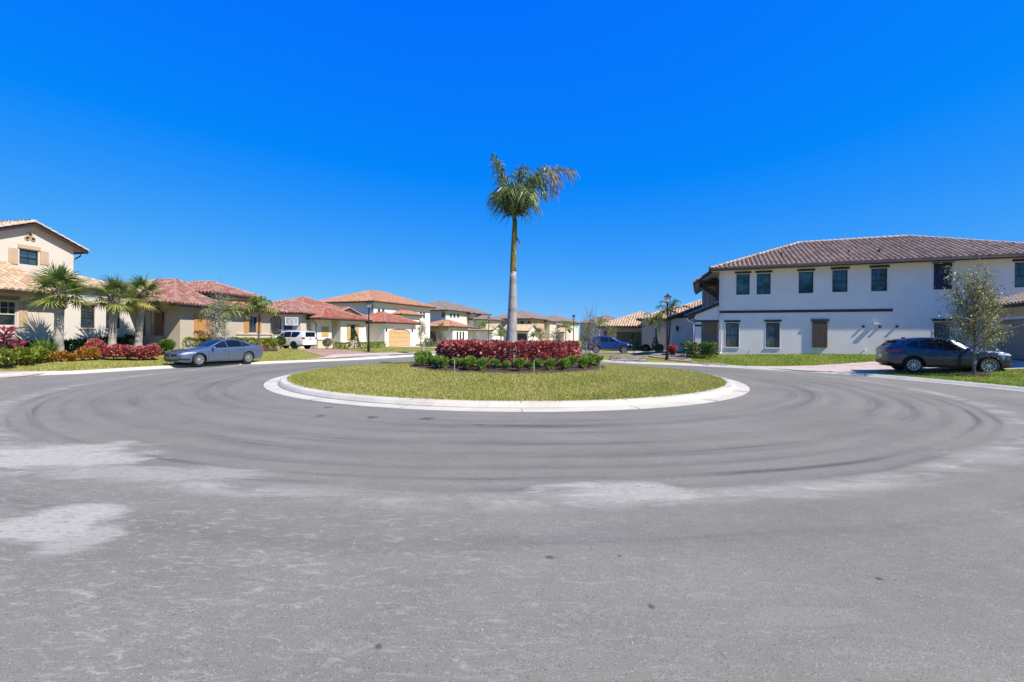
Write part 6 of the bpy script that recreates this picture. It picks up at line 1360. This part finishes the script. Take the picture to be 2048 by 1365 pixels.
for px, Y, rd, lb in ((101, 21.9, (.3, .3, .22), 'golden yellow croton at the foot of the leftmost fan palm'), (122, 22.4, (.36, .32, .24), 'golden croton just right of the leftmost palm trunk'), (143, 22.7, (.22, .22, .15), 'tiny red-orange croton between the golden ones and the red shrubs'), (166, 23.2, (.42, .36, .33), 'orange croton left of the red shrubs'), (186, 23.6, (.38, .34, .33), 'copper croton touching the red shrubs')):
    shrub('croton', lb, 'shrub', AB(px, Y), rd, 420, .15, .055, M['croton'], 'crotons in the left bed', up=.6)
for px, Y, rd in ((205, 24.3, (.6, .55, .46)), (232, 24.2, (.62, .55, .42)), (258, 24.6, (.6, .55, .44)), (284, 24.8, (.58, .55, .44)), (306, 25.3, (.5, .5, .46)), (190, 25.0, (.5, .5, .55))):
    shrub('red_shrub', 'low dark red leaved shrub massed around the feet of the fan palms', 'shrub', AB(px, Y), rd, 900, .13, .09, M['red_leaf'], 'red shrubs in the left bed', up=.2)
shrub('round_shrub', 'rounded glossy green shrub between the red bed and the silver-blue sedan', 'shrub', AB(333, 27.8), (.72, .6, .42), 1600, .12, .075, M['green_leaf'], lift=.12)
# --- bed in front of the plum tiled house
b0_, b1_, b2_ = AB(372, 29.6), AB(455, 32.0), AB(545, 36.5)
hedge('yellow_green_hedge', 'yellow-green hedge along the beige wall behind the sedan', [b0_[:2], b1_[:2], b2_[:2]], .42, .72, 5200, .13, .07, M['lime_leaf'], .05)
shrub('lime_bush', 'pale lime bush beside the tail of the silver-blue sedan', 'shrub', AB(536, 33.6), (.6, .55, .45), 1000, .12, .065, M['lime_leaf'])
shrub('round_shrub', 'dark green shrub hiding the nose of the white wagon', 'shrub', AB(562, 37.2), (.58, .5, .52), 1300, .12, .07, M['green_leaf'], lift=.15)
tree('silvery leaved young tree against the ochre shutter behind the sedan', AB(431, 29.2), 3.7, .5, .05, (.8, .78, 1.55), 2600, .13, .035, M['silver_leaf'], 21, 'silver_tree', limbs=12, spread=.24)
feather_palm('bushy young palm arching behind the silvery tree', AB(452, 31.0), 2.0, .07, 11, 1.75, M['lime_palm'], (-.1, 0), 5, .42, None, 1.1, 65, -5)
feather_palm('slim single-stem palm beside the ochre shuttered window', AB(517, 30.6), 2.5, .055, 10, 1.25, M['fan'], (.05, 0), 7, .42, None, 1.0, 80, 0, 'stem', nl=32, wid=.03)
# --- plants along the red roofed house
shrub('silver_bush', 'round silver-grey bush to the right of the white wagon', 'shrub', PT(654, 45.5), (.66, .62, .60), 1500, .12, .06, M['silver_leaf'], lift=.12)
def cone_shrub(label, base, r, h, n, m, trunk=.15):
    root = empty('cone_shrub', base, 0, label, 'shrub'); z = rng.random(n) ** 1.25; a = rng.random(n) * 6.28; rr = r * (1 - z) ** .75 * (.75 + .3 * rng.random(n)) * (1 + .12 * np.sin(3 * a + 9 * z)); P = np.c_[rr * np.cos(a), rr * np.sin(a), trunk + z * (h - trunk)]
    mb = MB(); leaves(mb, P, np.c_[np.cos(a), np.sin(a), np.full(n, .5)], .12, .06, .3, .5); build('foliage', mb, m, root); build('trunk', MB().tube([(0, 0, -.1), (0, 0, h * .8)], [.035, .012], 6), M['stem'], root); return root
cone_shrub('dark green cone-shaped shrub before the golden shuttered window', PT(709, 47.5), .62, 1.95, 1300, M['dark_leaf'])
p_ = [PT(x, y)[:2] for x, y in ((668, 46.6), (695, 47.6))]; hedge('low_hedge', 'low lime hedge between the silver bush and the cone shrub', p_, .4, .62, 900, .14, .08, M['lime_leaf'], .03)
p_ = [PT(x, y)[:2] for x, y in ((722, 48.6), (765, 54.0))]; hedge('low_hedge', 'low lime hedge running right of the cone shrub towards the golden garage', p_, .45, .6, 1500, .15, .08, M['lime_leaf'], .03)
SLAB = PT(842, 41.5)
tree('young olive-green tree with a stake on the verge right of the golden garage', GT(842, 708.5), 3.0, 1.0, .03, (.55, .55, 1.05), 1200, .09, .035, M['olive_leaf'], 31, 'young_tree', group='young verge trees', stake=True)
tree('young olive-green tree rising left of the red island hedge', PT(881, 52), 2.9, .8, .035, (.75, .7, 1.1), 1500, .11, .045, M['olive_leaf'], 33, 'young_tree', group='young verge trees')
shrub('silver_bush', 'silver-grey bush between the two young verge trees', 'shrub', PT(856, 60), (.85, .8, .62), 900, .14, .07, M['silver_leaf'])
p_ = [PT(x, y)[:2] for x, y in ((846, 56), (882, 60))]; hedge('low_hedge', 'low green hedge under the silver bush before the brown garage', p_, .5, .55, 1100, .16, .08, M['green_leaf'], .03)
tree('thin reddish twiggy tree before the ivory house wing', PT(947, 80), 3.4, .9, .05, (1.3, 1.2, 1.2), 500, .12, .05, M['dry'], 36, 'young_tree', limbs=10)
feather_palm('yellow-green palm pair crown left of the tall palm trunk', PT(962, 86), 2.6, .08, 11, 2.2, M['lime_palm'], (.3, 0), 12, .6, None, .9, 70, 0, nl=16, wid=.04)
feather_palm('spreading yellow-green palm touching the left side of the tall palm trunk', PT(1002, 84), 1.4, .12, 14, 2.6, M['lime_palm'], (0, 0), 13, .6, None, .7, 80, 5, nl=18, wid=.04, shaft=False)
tree('bushy grey-green tree before the small garage', PT(1078, 92), 3.6, .7, .07, (1.8, 1.6, 1.3), 1500, .2, .08, M['olive_leaf'], 41, 'bushy_tree')
tree('grey-green tree between the small garage and the far lamp', PT(1112, 96), 3.2, .7, .07, (1.7, 1.5, 1.2), 1300, .2, .08, M['silver_leaf'], 42, 'bushy_tree')
feather_palm('bright green palm beside the far lamp post', PT(1131, 90), 2.6, .1, 12, 2.3, M['lime_palm'], (.1, 0), 17, .6, None, .9, 75, 0, nl=16, wid=.04)
feather_palm('small yellow palm low before the small garage', PT(1066, 82), 1.0, .08, 9, 1.5, M['lime_palm'], (0, 0), 18, .5, None, .9, 75, 0, nl=14, wid=.04)
# --- right side
tree('sparse grey tree with bare twiggy top behind the blue crossover', PT(1180, 42.6), 4.5, .8, .045, (1.15, 1.1, 1.75), 1700, .10, .045, M['silver_leaf'], 51, 'sparse_tree', bare_top=.36, limbs=16, spread=.26, twig_r=.008)
tree('dense low grey-green tree at the tail of the blue crossover', PT(1172, 47.5), 2.6, .3, .05, (.95, .9, 1.1), 1500, .12, .05, M['olive_leaf'], 52, 'sparse_tree')
feather_palm('palm fronds showing right behind the bare tree', PT(1196, 56), 2.7, .09, 9, 1.7, M['lime_palm'], (.2, 0), 19, .45, None, .9, 75, 10, nl=16, wid=.03)
tree('young yellow-green tree behind the roof of the blue crossover', PT(1224, 51), 2.9, .9, .04, (.65, .6, 1.0), 900, .12, .05, M['lime_leaf'], 53, 'young_tree')
cone_shrub('dark cone-topped shrub on a thin stem at the nose of the blue crossover', PT(1268, 40.5), .46, 1.85, 1100, M['dark_leaf'], .45)
cone_shrub('narrow dark shrub beside the arched niche', PT(1311, 44.0), .42, 1.5, 700, M['dark_leaf'])
feather_palm('leaning palm with a yellowing frond left of the right-hand lamp', PT(1314, 38.5), 2.35, .06, 8, 1.5, M['lime_palm'], (-.15, 0), 23, .42, None, 1.2, 60, -15, 'stem')
feather_palm('taller palm with dark fronds right behind the right-hand lamp', PT(1337, 38.0), 3.0, .06, 10, 1.75, M['royal'], (.15, 0), 24, .45, None, 1.1, 70, -15, 'stem')
for px, Y, rd, mm, lb in ((1292, 38.6, (.6, .55, .42), 'dark_leaf', 'low dark green shrub below the narrow dark shrub'), (1318, 37.6, (.65, .55, .42), 'green_leaf', 'low green shrub at the foot of the leaning palm')):
    shrub('low_shrub', lb, 'shrub', PT(px, Y), rd, 1000, .12, .06, M[mm])
shrub('red_shrub', 'dusky red leaved shrub right of the lamp before the white house', 'shrub', PT(1346, 33.8), (.6, .5, .50), 1200, .12, .08, M['red_leaf'])
p_ = [PT(x, y)[:2] for x, y in ((1366, 33.0), (1400, 32.2), (1434, 31.6))]; hedge('flowering_hedge', 'glossy green hedge with orange flowers at the corner of the white house', p_, .48, .98, 3600, .12, .075, M['green_leaf'], .12, flowers=26)
tb = GT(1948, 751)
tree('slender young oak on the right verge before the slate crossover', tb, 4.75, 1.3, .075, (1.42, 1.3, 1.75), 6000, .085, .05, M['oak_leaf'], 61, 'young_oak', limbs=20, spread=.2, c_off=0)
mb = MB(); th2 = np.linspace(0, 2 * math.pi, 25)[:-1]; mb.add([(tb[0] + .62 * math.cos(t) * (1 + .12 * math.sin(3 * t)), tb[1] + .5 * math.sin(t), terrain(tb[0] + .62 * math.cos(t), tb[1] + .5 * math.sin(t)) + .045) for t in th2] + [(tb[0], tb[1], tb[2] + .10)], [(i, (i + 1) % 24, 24) for i in range(24)]); tag(build('mulch_bed', mb, M['mulch']), kind='structure')
# a wood behind the viewpoint, seen mirrored in the upper windows of the white house
lf = MB(); wb = MB(); R_ = np.random.default_rng(77)
for x, y, hh in ((-9, -24, 12), (-2, -21, 14), (5, -19, 13), (11, -22, 14.5), (18, -20, 12.5), (25, -23, 14)):
    wb.tube([(x, y, -.2), (x + R_.normal() * .3, y, hh * .5), (x + R_.normal() * .6, y, hh * .85)], [.3, .2, .06], 7)
    for k in range(11):
        c = np.array([x, y, hh * .62]) + R_.normal(size=3) * np.array([1.9, 1.6, hh * .17]); p, d = ball(190, .3); leaves(lf, c + p * np.array([1.7, 1.7, 1.3]), d, .42, .24, .1, .8)
tr_ = empty('treeline', (8, -21, 0)); tag(tr_, 'dark broad-leaved wood mirrored in the upper windows of the white house', 'wood', kind='stuff'); build('foliage', lf, M['dark_leaf'], tr_, tr_.location); build('trunk', wb, M['wood'], tr_, tr_.location)
# ------------------------------------------------------------------ lamps, hoop, covers
def lamp(px, Y, H, label, base=None):
    x, y, z = base or PT(px, Y); root = empty('street_lamp', (x, y, z), 0, label, 'street lamp', 'black lantern street lamps')
    mb = MB(); mb.lathe([(.16, -.1), (.16, .05), (.12, .10), (.10, .5), (.085, .6), (.06, .7), (.055, 1.6), (.048, H - .75), (.07, H - .74), (.07, H - .70), (.04, H - .68), (.04, H - .60)], 12); build('post', mb, M['black_metal'], root, smooth=False)
    g = MB(); z0, z1 = H - .56, H - .2
    V = [(sx * .11, sy * .11, z0) for sx, sy in ((-1, -1), (1, -1), (1, 1), (-1, 1))] + [(sx * .18, sy * .18, z1) for sx, sy in ((-1, -1), (1, -1), (1, 1), (-1, 1))]; g.add(V, [(0, 1, 5, 4), (1, 2, 6, 5), (2, 3, 7, 6), (3, 0, 4, 7)])
    lt = MB(); lt.box((0, 0, H - .585), (.25, .25, .05)); 
    for i in range(4): lt.tube([V[i], V[i + 4]], .016, 4)
    R4 = [(sx * .23, sy * .23, z1) for sx, sy in ((-1, -1), (1, -1), (1, 1), (-1, 1))]; lt.add(R4 + [(0, 0, H + .02)], [(0, 1, 4), (1, 2, 4), (2, 3, 4), (3, 0, 4), (3, 2, 1, 0)]); lt.tube([(0, 0, H), (0, 0, H + .1)], [.03, .01], 6)
    l_ = build('lantern', lt, M['black_metal'], root); build('lantern_glass', g, M['lamp_glass'], l_); return root
bL, bR = GT(737, 704.5), GT(1334, 721)
lamp(0, 0, 1.8 + (669.4 - 600) / 900 * bL[1] - bL[2] - .1, 'black lantern street lamp on the lawn before the red roofed house', bL)
lamp(0, 0, 1.8 + (674.8 - 586) / 900 * bR[1] - bR[2] - .1, 'black lantern street lamp beside the bare soil before the white house', bR)
lamp(1147, 58, 4.6, 'black lantern street lamp seen over the right end of the red hedge'); lamp(977, 75, 4.7, 'distant black lantern street lamp left of the tall palm trunk')
x, y, z = AT(577, 45.9); z = terrain(x, y); z -= .22; hp = empty('basketball_hoop', (x, y, z), math.radians(22), 'portable basketball hoop with clear backboard behind the white wagon', 'basketball hoop')
build('pole', MB().tube([(0, 0, 0), (0, .0, 1.7), (.28, -.25, 2.75)], .05, 7).box((0, .1, .12), (.7, 1.0, .25)), M['black_metal'], hp)
bbf = MB(); 
for c, s_ in (((.3, -.36, 3.42), (1.2, .04, .06)), ((.3, -.36, 2.68), (1.2, .04, .06)), ((-.27, -.36, 3.05), (.06, .04, .68)), ((.87, -.36, 3.05), (.06, .04, .68)), ((.3, -.363, 3.16), (.5, .03, .04)), ((.3, -.363, 2.83), (.5, .03, .04)), ((.07, -.363, 3.0), (.04, .03, .3)), ((.53, -.363, 3.0), (.04, .03, .3))): bbf.box(c, s_)
bb = build('backboard', bbf, M['trim_white'], hp); build('backboard_panel', MB().box((.3, -.35, 3.05), (1.15, .012, .72)), M['acrylic'], bb)
build('rim', MB().tube([(.3 + .23 * math.cos(t), -.62 + .23 * math.sin(t), 2.8) for t in np.linspace(0, 2 * math.pi, 15)], .014, 5), M['sheath'], hp)
x, y = G(772, 725.5); tag(build('manhole_cover', MB().lathe([(.38, .001), (.38, .012), (.34, .016), (.001, .016)], 20, (x, y, .002)), M['black_metal']), 'dark round manhole cover in the road beyond the island grass', 'manhole cover')
x, y, z = GT(804, 706.5); dr = tag(build('storm_drain', MB().box((x, y, z + .03), (1.0, .6, .06)).box((x, y, z + .065), (.9, .06, .012)), M['trim']), 'dark storm drain lid on the verge before the golden garage', 'drain')
n = 90; X = rng.uniform(-7, 7, n); Y = rng.uniform(2.2, 9.5, n); s_ = rng.uniform(.003, .009, n); mb = MB()
for i in range(n): v = rng.normal(size=(6, 3)) * .18; b = np.array([(1, 0, 0), (0, 1, 0), (-1, 0, 0), (0, -1, 0), (0, 0, .8), (0, 0, -.4)]) + v; mb.add(b * s_[i] + np.array([X[i], Y[i], s_[i] * .4]), [(0, 1, 4), (1, 2, 4), (2, 3, 4), (3, 0, 4), (1, 0, 5), (2, 1, 5), (3, 2, 5), (0, 3, 5)])
tag(build('gravel', mb, M['walk']), 'scattered tiny pale stones lying on the near asphalt', 'gravel', kind='stuff')
